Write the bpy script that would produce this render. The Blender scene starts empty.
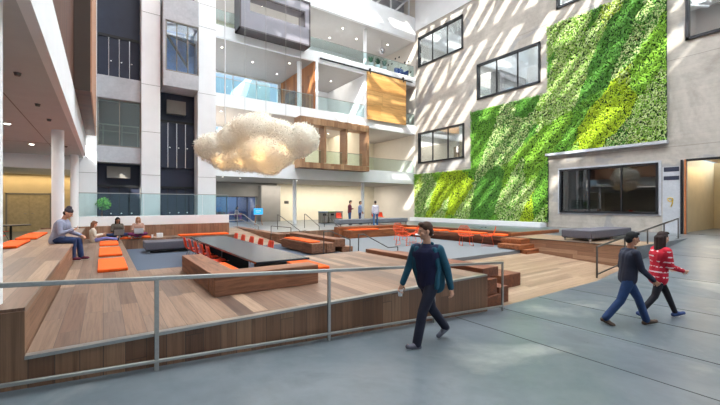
import bpy, bmesh, math, random
import numpy as np
from mathutils import Vector, Matrix, noise
random.seed(7); rng = np.random.default_rng(7)
sc = bpy.context.scene
COL = sc.collection
R = math.radians

# ------------------------------------------------------------------ materials
def srgb(*c):
    return tuple((v / 12.92 if v <= .04045 else ((v + .055) / 1.055) ** 2.4) for v in (x / 255 for x in c)) + (1,)

class NT:
    def __init__(s, name):
        s.m = bpy.data.materials.new(name); s.m.use_nodes = True
        s.t = s.m.node_tree; s.t.nodes.clear()
        s.out = s.t.nodes.new('ShaderNodeOutputMaterial')
    def n(s, typ, **kw):
        nd = s.t.nodes.new(typ)
        for k, v in kw.items():
            if k.startswith('i_'):
                key = k[2:]
                nd.inputs[int(key) if key.isdigit() else key.replace('_', ' ')].default_value = v
            else: setattr(nd, k, v)
        return nd
    def l(s, a, b): s.t.links.new(a, b)
    def math(s, op, a, b=None):
        nd = s.n('ShaderNodeMath', operation=op)
        for i, v in enumerate((a, b)):
            if v is None: continue
            if isinstance(v, (int, float)): nd.inputs[i].default_value = v
            else: s.l(v, nd.inputs[i])
        return nd.outputs[0]
    def ramp(s, fac, stops):
        r = s.n('ShaderNodeValToRGB'); e = r.color_ramp.elements
        while len(e) < len(stops): e.new(.5)
        for x, (p, c) in zip(e, stops): x.position = p; x.color = c
        s.l(fac, r.inputs[0]); return r.outputs[0]
    def mix(s, fac, a, b, mode='MIX'):
        nd = s.n('ShaderNodeMix', data_type='RGBA', blend_type=mode)
        for i, v in ((0, fac), (6, a), (7, b)):
            if isinstance(v, (int, float, tuple)): nd.inputs[i].default_value = v
            else: s.l(v, nd.inputs[i])
        return nd.outputs[2]
    def pos(s, obj=False):
        if obj: return s.n('ShaderNodeTexCoord').outputs['Object']
        return s.n('ShaderNodeNewGeometry').outputs['Position']
    def bsdf(s, color=None, rough=.5, bump=None, bumpstr=.2, bumpdist=.01, **kw):
        b = s.n('ShaderNodeBsdfPrincipled')
        if isinstance(color, tuple): b.inputs['Base Color'].default_value = color
        elif color is not None: s.l(color, b.inputs['Base Color'])
        if isinstance(rough, (int, float)): b.inputs['Roughness'].default_value = rough
        else: s.l(rough, b.inputs['Roughness'])
        for k, v in kw.items(): b.inputs[k.replace('_', ' ')].default_value = v
        if bump is not None:
            bp = s.n('ShaderNodeBump'); bp.inputs['Strength'].default_value = bumpstr; bp.inputs['Distance'].default_value = bumpdist
            s.l(bump, bp.inputs['Height']); s.l(bp.outputs[0], b.inputs['Normal'])
        s.l(b.outputs[0], s.out.inputs[0]); return b

def flat(name, c, rough=.5, var=.12, scale=8, obj=True, **kw):
    t = NT(name); nz = t.n('ShaderNodeTexNoise', i_Scale=scale, i_Detail=4.)
    t.l(t.pos(obj), nz.inputs['Vector'])
    d = tuple(max(0, v * (1 - var)) for v in c[:3]) + (1,); b = tuple(min(1, v * (1 + var)) for v in c[:3]) + (1,)
    t.bsdf(t.ramp(nz.outputs[0], [(.3, d), (.7, b)]), rough, bump=nz.outputs[0], bumpstr=.05, **kw)
    return t.m

def planks(name, cols, w, L, u=0, v=1, rough=.45, gap=.03, obj=False):
    t = NT(name); sp = t.n('ShaderNodeSeparateXYZ'); t.l(t.pos(obj), sp.inputs[0])
    U = t.math('DIVIDE', sp.outputs[u], w); V = t.math('DIVIDE', sp.outputs[v], L)
    row = t.math('FLOOR', U)
    wn = t.n('ShaderNodeTexWhiteNoise', noise_dimensions='1D'); t.l(row, wn.inputs['W'])
    V2 = t.math('ADD', V, t.math('MULTIPLY', wn.outputs[0], 7.3)); col = t.math('FLOOR', V2)
    cb = t.n('ShaderNodeCombineXYZ'); t.l(row, cb.inputs[0]); t.l(col, cb.inputs[1])
    w2 = t.n('ShaderNodeTexWhiteNoise', noise_dimensions='3D'); t.l(cb.outputs[0], w2.inputs['Vector'])
    base = t.ramp(w2.outputs[0], [(i / (len(cols) - 1), c) for i, c in enumerate(cols)])
    g = t.n('ShaderNodeCombineXYZ'); t.l(t.math('MULTIPLY', U, 4.), g.inputs[0]); t.l(t.math('MULTIPLY', V2, 1.6), g.inputs[1])
    t.l(t.math('MULTIPLY', w2.outputs[0], 30.), g.inputs[2])
    nz = t.n('ShaderNodeTexNoise', i_Scale=1.6, i_Detail=6., i_Roughness=.65, i_Distortion=.6); t.l(g.outputs[0], nz.inputs['Vector'])
    gr = t.ramp(nz.outputs[0], [(.3, (.52, .47, .44, 1)), (.55, (1, 1, 1, 1)), (.75, (1.12, 1.1, 1.08, 1))])
    c = t.mix(.8, base, gr, 'MULTIPLY')
    fr = t.math('FRACT', U); fv = t.math('FRACT', V2)
    gp = t.math('MAXIMUM', t.math('LESS_THAN', fr, gap), t.math('LESS_THAN', fv, gap * w / L))
    c = t.mix(t.math('MULTIPLY', gp, .8), c, (.05, .035, .025, 1))
    t.bsdf(c, rough, bump=nz.outputs[0], bumpstr=.06)
    return t.m

def timber(name, dark, light, axis, rough=.6):
    """reclaimed beams, grain running along one world axis"""
    t = NT(name); mp = t.n('ShaderNodeMapping'); s = [9., 9., 9.]; s[axis] = .7
    mp.inputs['Scale'].default_value = s; t.l(t.pos(), mp.inputs[0])
    nz = t.n('ShaderNodeTexNoise', i_Scale=1.3, i_Detail=7., i_Roughness=.7, i_Distortion=.8); t.l(mp.outputs[0], nz.inputs['Vector'])
    n2 = t.n('ShaderNodeTexNoise', i_Scale=1.1, i_Detail=3.); t.l(t.pos(), n2.inputs['Vector'])
    c = t.ramp(nz.outputs[0], [(.28, dark), (.5, tuple((a + b) / 2 for a, b in zip(dark, light))), (.72, light)])
    c = t.mix(.5, c, t.ramp(n2.outputs[0], [(.3, (.75, .72, .7, 1)), (.7, (1.15, 1.1, 1.05, 1))]), 'MULTIPLY')
    t.bsdf(c, rough, bump=nz.outputs[0], bumpstr=.25); return t.m

def concrete(name, cols, rough=(.3, .5), scale=.5, board=False, bump=.1, spec=.5):
    t = NT(name); p = t.pos()
    n1 = t.n('ShaderNodeTexNoise', i_Scale=scale, i_Detail=8., i_Roughness=.62, i_Distortion=.4); t.l(p, n1.inputs['Vector'])
    n2 = t.n('ShaderNodeTexNoise', i_Scale=scale * 14, i_Detail=4.); t.l(p, n2.inputs['Vector'])
    c = t.ramp(n1.outputs[0], [(.3 + .4 * i / (len(cols) - 1), k) for i, k in enumerate(cols)])
    c = t.mix(.35, c, t.ramp(n2.outputs[0], [(.3, (.8, .8, .8, 1)), (.7, (1.12, 1.12, 1.12, 1))]), 'MULTIPLY')
    h = n2.outputs[0]
    if board:
        sp = t.n('ShaderNodeSeparateXYZ'); t.l(p, sp.inputs[0])
        row = t.math('FLOOR', t.math('DIVIDE', sp.outputs[2], .19))
        wn = t.n('ShaderNodeTexWhiteNoise', noise_dimensions='1D'); t.l(row, wn.inputs['W'])
        c = t.mix(.8, c, t.ramp(wn.outputs[0], [(0, (.93, .93, .93, 1)), (1, (1.05, 1.04, 1.03, 1))]), 'MULTIPLY')
        ln = t.math('LESS_THAN', t.math('FRACT', t.math('DIVIDE', sp.outputs[2], .19)), .06)
        c = t.mix(t.math('MULTIPLY', ln, .14), c, (.15, .13, .12, 1))
        n3 = t.n('ShaderNodeTexNoise', i_Scale=.33, i_Detail=5., i_Distortion=1.2); t.l(p, n3.inputs['Vector'])
        c = t.mix(t.ramp(n3.outputs[0], [(.57, (0, 0, 0, 1)), (.6, (.5, .5, .5, 1))]), c, srgb(140, 142, 148))
        ln2 = t.math('LESS_THAN', t.math('FRACT', t.math('DIVIDE', sp.outputs[2], 4.4)), .006)
        c = t.mix(t.math('MULTIPLY', ln2, .5), c, (.1, .09, .08, 1))
    rg = t.n('ShaderNodeMapRange'); rg.inputs['To Min'].default_value = rough[0]; rg.inputs['To Max'].default_value = rough[1]
    t.l(n1.outputs[0], rg.inputs['Value'])
    b = t.bsdf(c, rg.outputs[0], bump=h, bumpstr=bump); b.inputs['Specular IOR Level'].default_value = spec
    return t.m

def glass(name, tint=(.92, .97, .97, 1), refl=.06, rough=.02, rc=(1, 1, 1, 1)):
    t = NT(name); tr = t.n('ShaderNodeBsdfTransparent'); tr.inputs[0].default_value = tint
    gl = t.n('ShaderNodeBsdfGlossy'); gl.inputs['Roughness'].default_value = rough; gl.inputs[0].default_value = rc
    lw = t.n('ShaderNodeLayerWeight', i_Blend=.25)
    f = t.math('ADD', t.math('MULTIPLY', lw.outputs['Fresnel'], .3), refl)
    mx = t.n('ShaderNodeMixShader'); t.l(f, mx.inputs[0]); t.l(tr.outputs[0], mx.inputs[1]); t.l(gl.outputs[0], mx.inputs[2])
    t.l(mx.outputs[0], t.out.inputs[0]); return t.m

def emit(name, c, s):
    t = NT(name); e = t.n('ShaderNodeEmission'); e.inputs[0].default_value = c; e.inputs[1].default_value = s
    t.l(e.outputs[0], t.out.inputs[0]); return t.m

DECK = [srgb(92, 70, 58), srgb(140, 110, 90), srgb(112, 84, 68), srgb(158, 128, 106), srgb(104, 84, 74), srgb(170, 140, 116)]
LIGHT = [srgb(132, 106, 86), srgb(168, 140, 116), srgb(150, 122, 98), srgb(180, 154, 130)]
FASC = [srgb(96, 66, 48), srgb(134, 98, 72), srgb(112, 78, 56), srgb(152, 116, 88)]
WARM = [srgb(78, 40, 22), srgb(98, 54, 32), srgb(86, 46, 27), srgb(108, 62, 38)]
M = dict(
    deck=planks('deck_boards', DECK, .21, 2.2, 0, 1, .42),
    deck_light=planks('pale_boards', LIGHT, .16, 2.4, 1, 0, .45),
    fascia=planks('fascia_boards', FASC, .2, 3, 0, 2, .5, .04),
    riserx=planks('riser_boards_x', [srgb(128, 92, 70), srgb(158, 120, 94), srgb(142, 104, 80), srgb(172, 136, 110)], .16, 1.8, 2, 1, .5),
    risery=planks('riser_boards_y', [srgb(128, 92, 70), srgb(158, 120, 94), srgb(142, 104, 80), srgb(172, 136, 110)], .2, 1.8, 0, 2, .5),
    woodwall=planks('wood_cladding', WARM, .14, 4, 1, 2, .5, .04),
    woodface=planks('wood_cladding_x', WARM, .14, 4, 0, 2, .5, .04),
    partition=planks('walnut_partition', [srgb(150, 92, 50), srgb(190, 124, 72), srgb(168, 104, 58), srgb(206, 142, 84)], .32, 4, 1, 2, .4, .03),
    barn=planks('oak_panel', [srgb(214, 160, 92), srgb(224, 172, 106), srgb(208, 152, 86)], 1.1, 6, 2, 0, .5, .006),
    framewood=planks('frame_wood', [srgb(150, 110, 78), srgb(180, 140, 104), srgb(140, 100, 70), srgb(196, 158, 122)], .3, 3, 0, 2, .5, .03),
    timx=timber('timber_along_x', srgb(78, 46, 30), srgb(168, 116, 84), 0),
    timy=timber('timber_along_y', srgb(78, 46, 30), srgb(168, 116, 84), 1),
    redx=timber('red_timber_along_x', srgb(92, 46, 24), srgb(180, 108, 62), 0),
    redy=timber('red_timber_along_y', srgb(66, 33, 20), srgb(144, 84, 52), 1),
    floor=concrete('polished_concrete', [srgb(74, 81, 88), srgb(104, 110, 115), srgb(88, 96, 102), srgb(134, 136, 134)], (.23, .36), .45, spec=.45),
    wallc=concrete('board_marked_concrete', [srgb(160, 150, 140), srgb(190, 181, 171), srgb(174, 165, 155), srgb(204, 196, 187)], (.7, .9), .35, True, .25),
    spandrel=concrete('grey_concrete', [srgb(170, 172, 178), srgb(192, 193, 198), srgb(182, 184, 190)], (.7, .9), .7),
    carpet=flat('blue_grey_carpet', srgb(84, 93, 108), .95, .14, 60, False),
    paving=flat('pale_grey_carpet', srgb(116, 118, 121), .9, .1, 40, False),
    white=flat('white_paint', srgb(243, 243, 244), .6, .02, 2, False),
    offwhite=flat('warm_white_paint', srgb(226, 218, 206), .65, .02, 2, False),
    cream=flat('cream_paint', srgb(226, 216, 192), .7, .03, 2, False),
    tan=flat('tan_paint', srgb(204, 188, 154), .7, .04, 2, False),
    soffit=flat('soffit_board', srgb(202, 205, 205), .7, .03, 3, False),
    ceilgrey=flat('ceiling_paint', srgb(208, 204, 202), .7, .02, 3, False),
    greywall=flat('grey_wall', srgb(132, 128, 122), .6, .05, 2, False),
    navy=flat('dark_navy_panel', srgb(36, 42, 62), .5, .08, 3, False),
    steel=flat('brushed_steel', srgb(168, 165, 160), .34, .06, 30, True, Metallic=.85),
    darksteel=flat('dark_steel', srgb(104, 100, 96), .38, .08, 30, True, Metallic=.7),
    black=flat('black_metal', srgb(24, 25, 28), .45, .1, 20),
    blacktop=flat('black_tabletop', srgb(38, 44, 54), .24, .05, 14),
    blackframe=flat('black_window_frame', srgb(26, 28, 34), .4, .1, 20),
    orange=flat('orange_fabric', srgb(238, 92, 14), .85, .08, 30),
    redor=flat('red_orange_plastic', srgb(226, 62, 20), .4, .05, 10),
    wire=flat('orange_wire', srgb(240, 84, 28), .4, .05, 10),
    upholstery=flat('grey_upholstery', srgb(98, 94, 102), .9, .08, 50),
    lightuph=flat('mid_grey_upholstery', srgb(128, 128, 134), .9, .08, 50),
    chrome=flat('chrome', srgb(200, 200, 204), .2, .03, 10, True, Metallic=.95),
    whitepl=flat('white_plastic', srgb(236, 236, 238), .4, .02, 10),
    boxgrey=flat('zinc_panel', srgb(134, 130, 138), .5, .06, 1.5, False),
    boxdark=flat('dark_zinc_edge', srgb(78, 70, 72), .5, .06, 2, False),
    glass=glass('clear_glass'), rail_glass=glass('balustrade_glass', (.84, .93, .93, 1), .025),
    win=glass('window_glass', (.80, .86, .88, 1), .28, .01), darkwin=glass('dark_window_glass', (.5, .54, .56, 1), .07, .01),
    sky_win=glass('sky_glass', (.90, .96, 1, 1), .05),
    lamp=emit('lamp_lens', (1, .93, .82, 1), 9.), warm_strip=emit('warm_strip', (1, .72, .4, 1), 2.2),
    sign=emit('glowing_blue_board', srgb(64, 168, 232), .9), blue_room=flat('blue_wall', srgb(66, 92, 136), .6, .04, 2, False),  # sign board gets its brightness as emission, though it is no lamp
    skin=flat('skin', srgb(206, 154, 126), .55, .04, 20), skin2=flat('tan_skin', srgb(184, 128, 100), .55, .04, 20),
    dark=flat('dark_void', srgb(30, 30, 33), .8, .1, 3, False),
)

# ------------------------------------------------------------------ mesh builder
class MB:
    def __init__(s): s.v = []; s.f = []; s.sm = []
    def add(s, vs, fs, smooth=False):
        o = len(s.v); s.v += [tuple(v) for v in vs]; s.f += [tuple(i + o for i in f) for f in fs]; s.sm += [smooth] * len(fs); return s
    def box(s, x0, x1, y0, y1, z0, z1):
        v = [(x, y, z) for z in (z0, z1) for y in (y0, y1) for x in (x0, x1)]
        return s.add(v, [(0, 2, 3, 1), (4, 5, 7, 6), (0, 1, 5, 4), (2, 6, 7, 3), (0, 4, 6, 2), (1, 3, 7, 5)])
    def prism(s, poly, a, b, axis=2):
        """extrude a polygon (2-D) along an axis from a to b"""
        n = len(poly)
        def mk(p, h):
            return {2: (p[0], p[1], h), 1: (p[0], h, p[1]), 0: (h, p[0], p[1])}[axis]
        v = [mk(p, a) for p in poly] + [mk(p, b) for p in poly]
        return s.add(v, [tuple(range(n))[::-1], tuple(range(n, 2 * n))] + [(i, (i + 1) % n, n + (i + 1) % n, n + i) for i in range(n)])
    def cyl(s, p0, p1, r0, r1=None, n=16, caps=True):
        r1 = r0 if r1 is None else r1; p0, p1 = Vector(p0), Vector(p1); d = (p1 - p0).normalized()
        a = d.orthogonal().normalized(); b = d.cross(a); v = []
        for p, r in ((p0, r0), (p1, r1)):
            v += [p + (a * math.cos(2 * math.pi * i / n) + b * math.sin(2 * math.pi * i / n)) * r for i in range(n)]
        s.add(v, [(i, (i + 1) % n, n + (i + 1) % n, n + i) for i in range(n)], True)
        if caps: s.add(v[:n], [tuple(range(n))[::-1]]); s.add(v[n:], [tuple(range(n))])
        return s
    def tube(s, pts, r, n=8, closed=False):
        pts = [Vector(p) for p in pts]; N = len(pts); rings = []
        for i, p in enumerate(pts):
            q0 = pts[i - 1] if (i or closed) else p; q1 = pts[(i + 1) % N] if (i < N - 1 or closed) else p
            d = (q1 - q0).normalized()
            up = Vector((0, 0, 1)) if abs(d.z) < .95 else Vector((0, 1, 0))
            a = d.cross(up).normalized(); b = a.cross(d)
            k = 1.
            if 0 < i < N - 1 or closed:
                d0 = (p - q0).normalized(); c = max(.35, math.sqrt(max(0., (1 + d0.dot((q1 - p).normalized())) / 2))); k = 1 / c
            rings.append([p + (a * math.cos(2 * math.pi * j / n) * k + b * math.sin(2 * math.pi * j / n)) * r for j in range(n)])
        v = [q for rg in rings for q in rg]; f = []
        for i in range(N if closed else N - 1):
            for j in range(n):
                f.append((i * n + j, i * n + (j + 1) % n, ((i + 1) % N) * n + (j + 1) % n, ((i + 1) % N) * n + j))
        s.add(v, f, True)
        if not closed: s.add(rings[0], [tuple(range(n))[::-1]]); s.add(rings[-1], [tuple(range(n))])
        return s
    def ell(s, c, r, n=14, m=9, rot=None):
        c = Vector(c); v = []; f = []
        for i in range(m + 1):
            th = math.pi * i / m
            for j in range(n):
                ph = 2 * math.pi * j / n
                q = Vector((r[0] * math.sin(th) * math.cos(ph), r[1] * math.sin(th) * math.sin(ph), r[2] * math.cos(th)))
                v.append(c + (rot @ q if rot else q))
        for i in range(m):
            for j in range(n): f.append((i * n + j, (i + 1) * n + j, (i + 1) * n + (j + 1) % n, i * n + (j + 1) % n))
        return s.add(v, f, True)
    def cap(s, p0, p1, r0, r1, n=12, m=4):
        """closed tapered capsule"""
        p0, p1 = Vector(p0), Vector(p1); d = p1 - p0
        d = d.normalized() if d.length > 1e-6 else Vector((0, 0, 1))
        a = d.orthogonal().normalized(); b = d.cross(a); rings = []
        for k in range(m + 1):
            t = -math.pi / 2 + (math.pi / 2) * k / m; rings.append((p0 + d * r0 * math.sin(t), max(r0 * math.cos(t), r0 * .04)))
        for k in range(m + 1):
            t = (math.pi / 2) * k / m; rings.append((p1 + d * r1 * math.sin(t), max(r1 * math.cos(t), r1 * .04)))
        v = [p + (a * math.cos(2 * math.pi * j / n) + b * math.sin(2 * math.pi * j / n)) * r for p, r in rings for j in range(n)]
        f = [(i * n + j, i * n + (j + 1) % n, (i + 1) * n + (j + 1) % n, (i + 1) * n + j) for i in range(len(rings) - 1) for j in range(n)]
        f += [tuple(range(n))[::-1], tuple(range(len(v) - n, len(v)))]
        return s.add(v, f, True)
    def mesh(s, name, off=(0, 0, 0)):
        me = bpy.data.meshes.new(name)
        me.from_pydata([(x - off[0], y - off[1], z - off[2]) for x, y, z in s.v], [], s.f)
        me.polygons.foreach_set('use_smooth', s.sm); me.update(); return me
    def build(s, name, mat, parent=None, loc=None, bevel=0, local=False):
        """world coordinates in; the object origin is loc (top-level) or the parent's place"""
        off = (0, 0, 0)
        if parent is not None and not local:
            q = parent; o = Vector((0, 0, 0))
            while q is not None: o += q.location; q = q.parent
            off = tuple(o)
        elif loc is not None and parent is None: off = loc
        o = bpy.data.objects.new(name, s.mesh(name, off)); COL.objects.link(o)
        if mat is not None: o.data.materials.append(M[mat] if isinstance(mat, str) else mat)
        if parent is not None: o.parent = parent
        elif loc is not None: o.location = loc
        if bevel:
            b = o.modifiers.new('b', 'BEVEL'); b.width = bevel; b.segments = 2; b.limit_method = 'ANGLE'
        return o

def tag(o, label, cat, group=None, kind=None):
    o['label'] = label; o['category'] = cat
    if group: o['group'] = group
    if kind: o['kind'] = kind
    return o
def thing(name, label, cat, loc=(0, 0, 0), rz=0, group=None):
    o = bpy.data.objects.new(name, None); COL.objects.link(o); o.empty_display_size = .1
    o.location = loc; o.rotation_euler = (0, 0, rz); return tag(o, label, cat, group)
def struct(name, mb, mat, parent=None, bevel=0):
    o = mb.build(name, mat, parent, bevel=bevel)
    if parent is None: o['kind'] = 'structure'
    return o
def sbox(name, mat, *b, parent=None, bevel=0): return struct(name, MB().box(*b), mat, parent, bevel)
def dup(root, loc, rz=None, label=None, group=None):
    r = root.copy(); COL.objects.link(r); r.location = loc
    if rz is not None: r.rotation_euler = (0, 0, rz)
    if label: r['label'] = label
    if group: r['group'] = group
    for ch in list(root.children):
        c = ch.copy(); COL.objects.link(c); c.parent = r
        for g in list(ch.children):
            d = g.copy(); COL.objects.link(d); d.parent = c
    return r

def wall_holes(axis, pos, thick, a0, a1, z0, z1, holes):
    """a wall with rectangular openings; axis 0: plane x=pos, axis 1: plane y=pos"""
    A = sorted({a0, a1, *[h[0] for h in holes], *[h[1] for h in holes]}); Z = sorted({z0, z1, *[h[2] for h in holes], *[h[3] for h in holes]})
    A = [a for a in A if a0 <= a <= a1]; Z = [z for z in Z if z0 <= z <= z1]; mb = MB()
    solid = lambda i, j: 0 <= i < len(A) - 1 and 0 <= j < len(Z) - 1 and not any(h[0] < (A[i] + A[i + 1]) / 2 < h[1] and h[2] < (Z[j] + Z[j + 1]) / 2 < h[3] for h in holes)
    P = lambda a, d, z: (pos + d, a, z) if axis == 0 else (a, pos + d, z)
    for i in range(len(A) - 1):
        for j in range(len(Z) - 1):
            if not solid(i, j): continue
            a, b, c, d = A[i], A[i + 1], Z[j], Z[j + 1]
            for t in (0, thick): mb.add([P(a, t, c), P(b, t, c), P(b, t, d), P(a, t, d)], [(0, 1, 2, 3) if (t == 0) ^ (axis == 0) else (3, 2, 1, 0)])
            for (ii, jj, q) in ((i - 1, j, [(a, c), (a, d)]), (i + 1, j, [(b, d), (b, c)]), (i, j - 1, [(b, c), (a, c)]), (i, j + 1, [(a, d), (b, d)])):
                if not solid(ii, jj):
                    mb.add([P(q[0][0], 0, q[0][1]), P(q[1][0], 0, q[1][1]), P(q[1][0], thick, q[1][1]), P(q[0][0], thick, q[0][1])], [(0, 1, 2, 3)])
    return mb

# ------------------------------------------------------------------ camera
F = 366.; YAW = math.atan(257 / 366)
cam = bpy.data.objects.new('camera', bpy.data.cameras.new('camera')); COL.objects.link(cam)
cam.location = (0, 0, 1.47); cam.rotation_euler = (R(90), 0, -YAW)
cam.data.sensor_width = 36; cam.data.lens = F / 720 * 36; cam.data.shift_y = 2.0 / 720; cam.data.clip_end = 300
sc.camera = cam

# ------------------------------------------------------------------ floors and decks
def fz(x):
    if x < 7: return -.35 - .0645 * max(x, -6)
    if x < 12: return -.8
    return min(0, -.8 + (x - 12) * .8 / 9)
prof = [(-9.5, fz(-6)), (-6, fz(-6)), (7, -.8), (12, -.8), (21, 0), (24.2, 0), (24.2, -1.4), (-9.5, -1.4)]
struct('floor', MB().prism(prof, -12, 4.86, 1), 'floor')
for i, x in enumerate((5.6, 7.15, 8.75, 10.25, 13.6, 17.)):
    a = fz(x)
    o = MB().prism([(x - .013, fz(x - .013) - .02), (x + .013, fz(x + .013) - .02), (x + .013, fz(x + .013) + .002), (x - .013, fz(x - .013) + .002)], -12, 4.85, 1).build('floor_joint', 'dark')
    o['kind'] = 'structure'
# upper floor around and behind the sunken seating
struct('floor_upper', MB().box(15.1, 24.2, 4.86, 9.7, -.6, 0).box(16.6, 24.2, 9.7, 18.4, -.6, 0).box(7.5, 24.2, 18.4, 31.6, -.6, 0).box(3.5, 7.5, 23.8, 31.6, -.6, 0).box(-9.5, 3.5, 19.7, 31.6, -.6, 0).box(-9.5, -2.05, 4.86, 19.7, -.6, 0), 'floor')
sbox('deck_platform_trim', 'riserx', 15.06, 15.1, 4.86, 9.7, -.84, 0)
struct('floor_deck_landing', MB().box(15.1, 17.6, 4.9, 9.65, 0, .006), 'deck_light')
sbox('deck_platform_edge', 'black', 15.04, 15.25, 4.86, 9.7, .0, .012)
# deck, with the slot under the long table
struct('deck', MB().box(-.62, 2.45, 4.8, 9.5, -.06, 0).box(2.45, 3.65, 4.8, 7.25, -.06, 0).box(3.65, 6.6, 4.8, 9.5, -.06, 0).box(-.62, .62, 9.5, 19.4, -.06, 0).box(.62, 5.4, 18.3, 19.4, -.06, 0), 'deck')
struct('deck_base', MB().box(-.6, 2.43, 4.84, 9.48, -1.3, -.06).box(2.4, 3.68, 4.84, 7.23, -1.3, -.06).box(3.67, 6.58, 4.84, 9.48, -1.3, -.06).box(-.6, .6, 9.4, 19.4, -1.3, -.06).box(.6, 5.38, 18.32, 19.4, -1.3, -.06), 'risery')
fb = lambda x: fz(x) - .05
struct('deck_fascia', MB().prism([(-.62, fb(-.62)), (6.6, fb(6.6)), (6.6, -.03), (-.62, -.03)], 4.76, 4.84, 1).prism([(-5, fb(-5)), (-.62, fb(-.62)), (-.62, .44), (-5, .44)], 4.76, 4.84, 1), 'fascia')
struct('deck_nosing', MB().box(-.62, 6.6, 4.745, 4.84, -.03, .004), 'steel')
sbox('deck_end', 'riserx', 6.58, 6.62, 4.76, 9.5, -.9, -.001)
struct('seating_platform', MB().box(-2.05, -.62, 4.78, 19.4, .41, .47), 'deck')
struct('seating_platform_riser', MB().box(-2.0, -.64, 4.82, 19.4, -.6, .41), 'riserx')
struct('bench_riser', MB().box(.6, 5.4, 18.27, 18.32, -.42, -.05), 'risery')
struct('bench_back', MB().box(-2.05, 5.35, 19.4, 19.5, 0, .53), 'risery')
sbox('floor_carpet', 'carpet', .6, 7.6, 9.48, 18.4, -.6, -.42)
sbox('floor_table_slot', 'carpet', 2.4, 3.7, 7.2, 9.48, -.6, -.421)
struct('floor_paving', MB().box(7.6, 16.7, 8.6, 18.5, -.9, -.42).box(6.6, 7.6, 8.6, 9.48, -.6, -.42), 'paving')
struct('floor_wood_ramp', MB().prism([(4.86, -.8), (8.6, -.55), (8.6, -1.), (4.86, -1.)], 6.6, 15.1, 0), 'deck_light')
struct('back_ramp', MB().prism([(16.5, -.42), (23.8, 0), (23.8, -.6), (16.5, -.6)], 5.4, 7.0, 0), 'deck_light')
sbox('back_riser', 'risery', 7.5, 11.2, 18.36, 18.42, -.42, 0)
sbox('parapet', 'white', -1.0, 5.35, 19.45, 19.7, .53, .95, bevel=.01)

# ------------------------------------------------------------------ right wall
XW = 23.7
wins = {1: (19.3, 24.4, 14.0, 16.75), 2: (12.95, 17.95, 9.54, 12.26), 3: (19.2, 24.4, 5.2, 8.0), 4: (6.67, 11.7, .97, 3.66), 5: (-.5, 5.58, 9.6, 12.3), 6: (7.0, 11.9, 13.9, 16.75)}
DOOR = (2.4, 5.6, 0, 3.68)
struct('wall_right', wall_holes(0, XW, .35, -12, 24.8, -1, 17.5, list(wins.values()) + [DOOR]), 'wallc')
sbox('wall_right_upper', 'white', XW - .05, XW + .35, -12, 24.8, 17.5, 20.8)
sbox('wall_right_return', 'offwhite', XW, XW + .35, 24.8, 31.6, 0, 20.8)
for k, (a, b, c, d) in wins.items():
    w = MB(); t = .13 if k != 4 else .1
    for q in ((a, b, c, c + t), (a, b, d - t, d), (a, a + t, c, d), (b - t, b, c, d)): w.box(XW - .1, XW + .2, *q)
    root = struct('window_%d' % k, w, 'blackframe')
    n = 3
    for i in range(1, n):
        y = a + (b - a) * i / n; MB().box(XW, XW + .1, y - .04, y + .04, c + t, d - t).build('mullion', 'blackframe', root)
    MB().box(XW + .045, XW + .055, a + t, b - t, c + t, d - t).build('pane', 'darkwin' if k == 4 else 'win', root)
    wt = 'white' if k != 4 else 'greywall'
    rm = MB(); x1 = XW + 4.5
    rm.add([(x1, a - .6, c - .7), (x1, b + .6, c - .7), (x1, b + .6, d + .4), (x1, a - .6, d + .4), (XW + .35, a - .6, c - .7), (XW + .35, b + .6, c - .7), (XW + .35, b + .6, d + .4), (XW + .35, a - .6, d + .4)],
           [(0, 1, 2, 3), (0, 4, 5, 1), (3, 2, 6, 7), (0, 3, 7, 4), (1, 5, 6, 2)])
    struct('room_behind_window_%d' % k, rm, wt)
    if k != 4:
        struct('room_partition_%d' % k, MB().box(XW + 2.2, XW + 2.4, a + .3, a + (b - a) * .45, c - .7, d - .6), 'cream' if k == 3 else 'ceilgrey')
    if k in (3, 4):
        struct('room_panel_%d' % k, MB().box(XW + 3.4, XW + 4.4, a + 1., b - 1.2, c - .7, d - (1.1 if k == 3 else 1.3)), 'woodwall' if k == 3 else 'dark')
# border of lighter render round the big window
b4 = wins[4]; fr = MB()
for q in ((b4[0] - .12, b4[1] + .12, b4[2] - .1, b4[2]), (b4[0] - .12, b4[1] + .12, b4[3], b4[3] + .1), (b4[0] - .12, b4[0], b4[2], b4[3]), (b4[1], b4[1] + .12, b4[2], b4[3])): fr.box(XW - .03, XW, *q)
struct('trim_1', fr, 'spandrel')
sbox('trim_2', 'spandrel', XW - .02, XW, 5.8, 6.5, .0, 3.4)       # smooth pier between window and opening
MB().box(XW - .03, XW, 5.83, 6.45, 3.15, 3.38).box(XW - .03, XW, 5.83, 6.45, 2.72, 2.92).build('trim_3', 'navy')['kind'] = 'structure'
struct('trim_4', MB().box(XW - .12, XW + .02, 5.68, 5.76, 0, 3.7), 'blackframe')
struct('trim_5', MB().box(XW - .1, XW + .02, 5.56, 5.62, 0, 3.7), flat('rust_edge', srgb(190, 110, 60), .6))
struct('trim_6', MB().box(XW - .05, XW + .2, 2.4, 5.6, 3.62, 3.72), 'blackframe')
mk = MB().tube([(XW - .035, 6.18 + .11 * math.cos(t), 1.72 + .09 * math.sin(t)) for t in [i * .45 for i in range(14)]], .022, 6).tube([(XW - .035, 6.08, 1.75), (XW - .035, 6.1, 1.5), (XW - .035, 6.16, 1.36)], .022, 6)
tag(mk.build('paint_mark', flat('yellow_paint', srgb(230, 190, 60), .6), loc=(XW, 6.15, 1.35)), 'small yellow hand-painted mark on the grey pier beside the doorway', 'mark')
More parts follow.
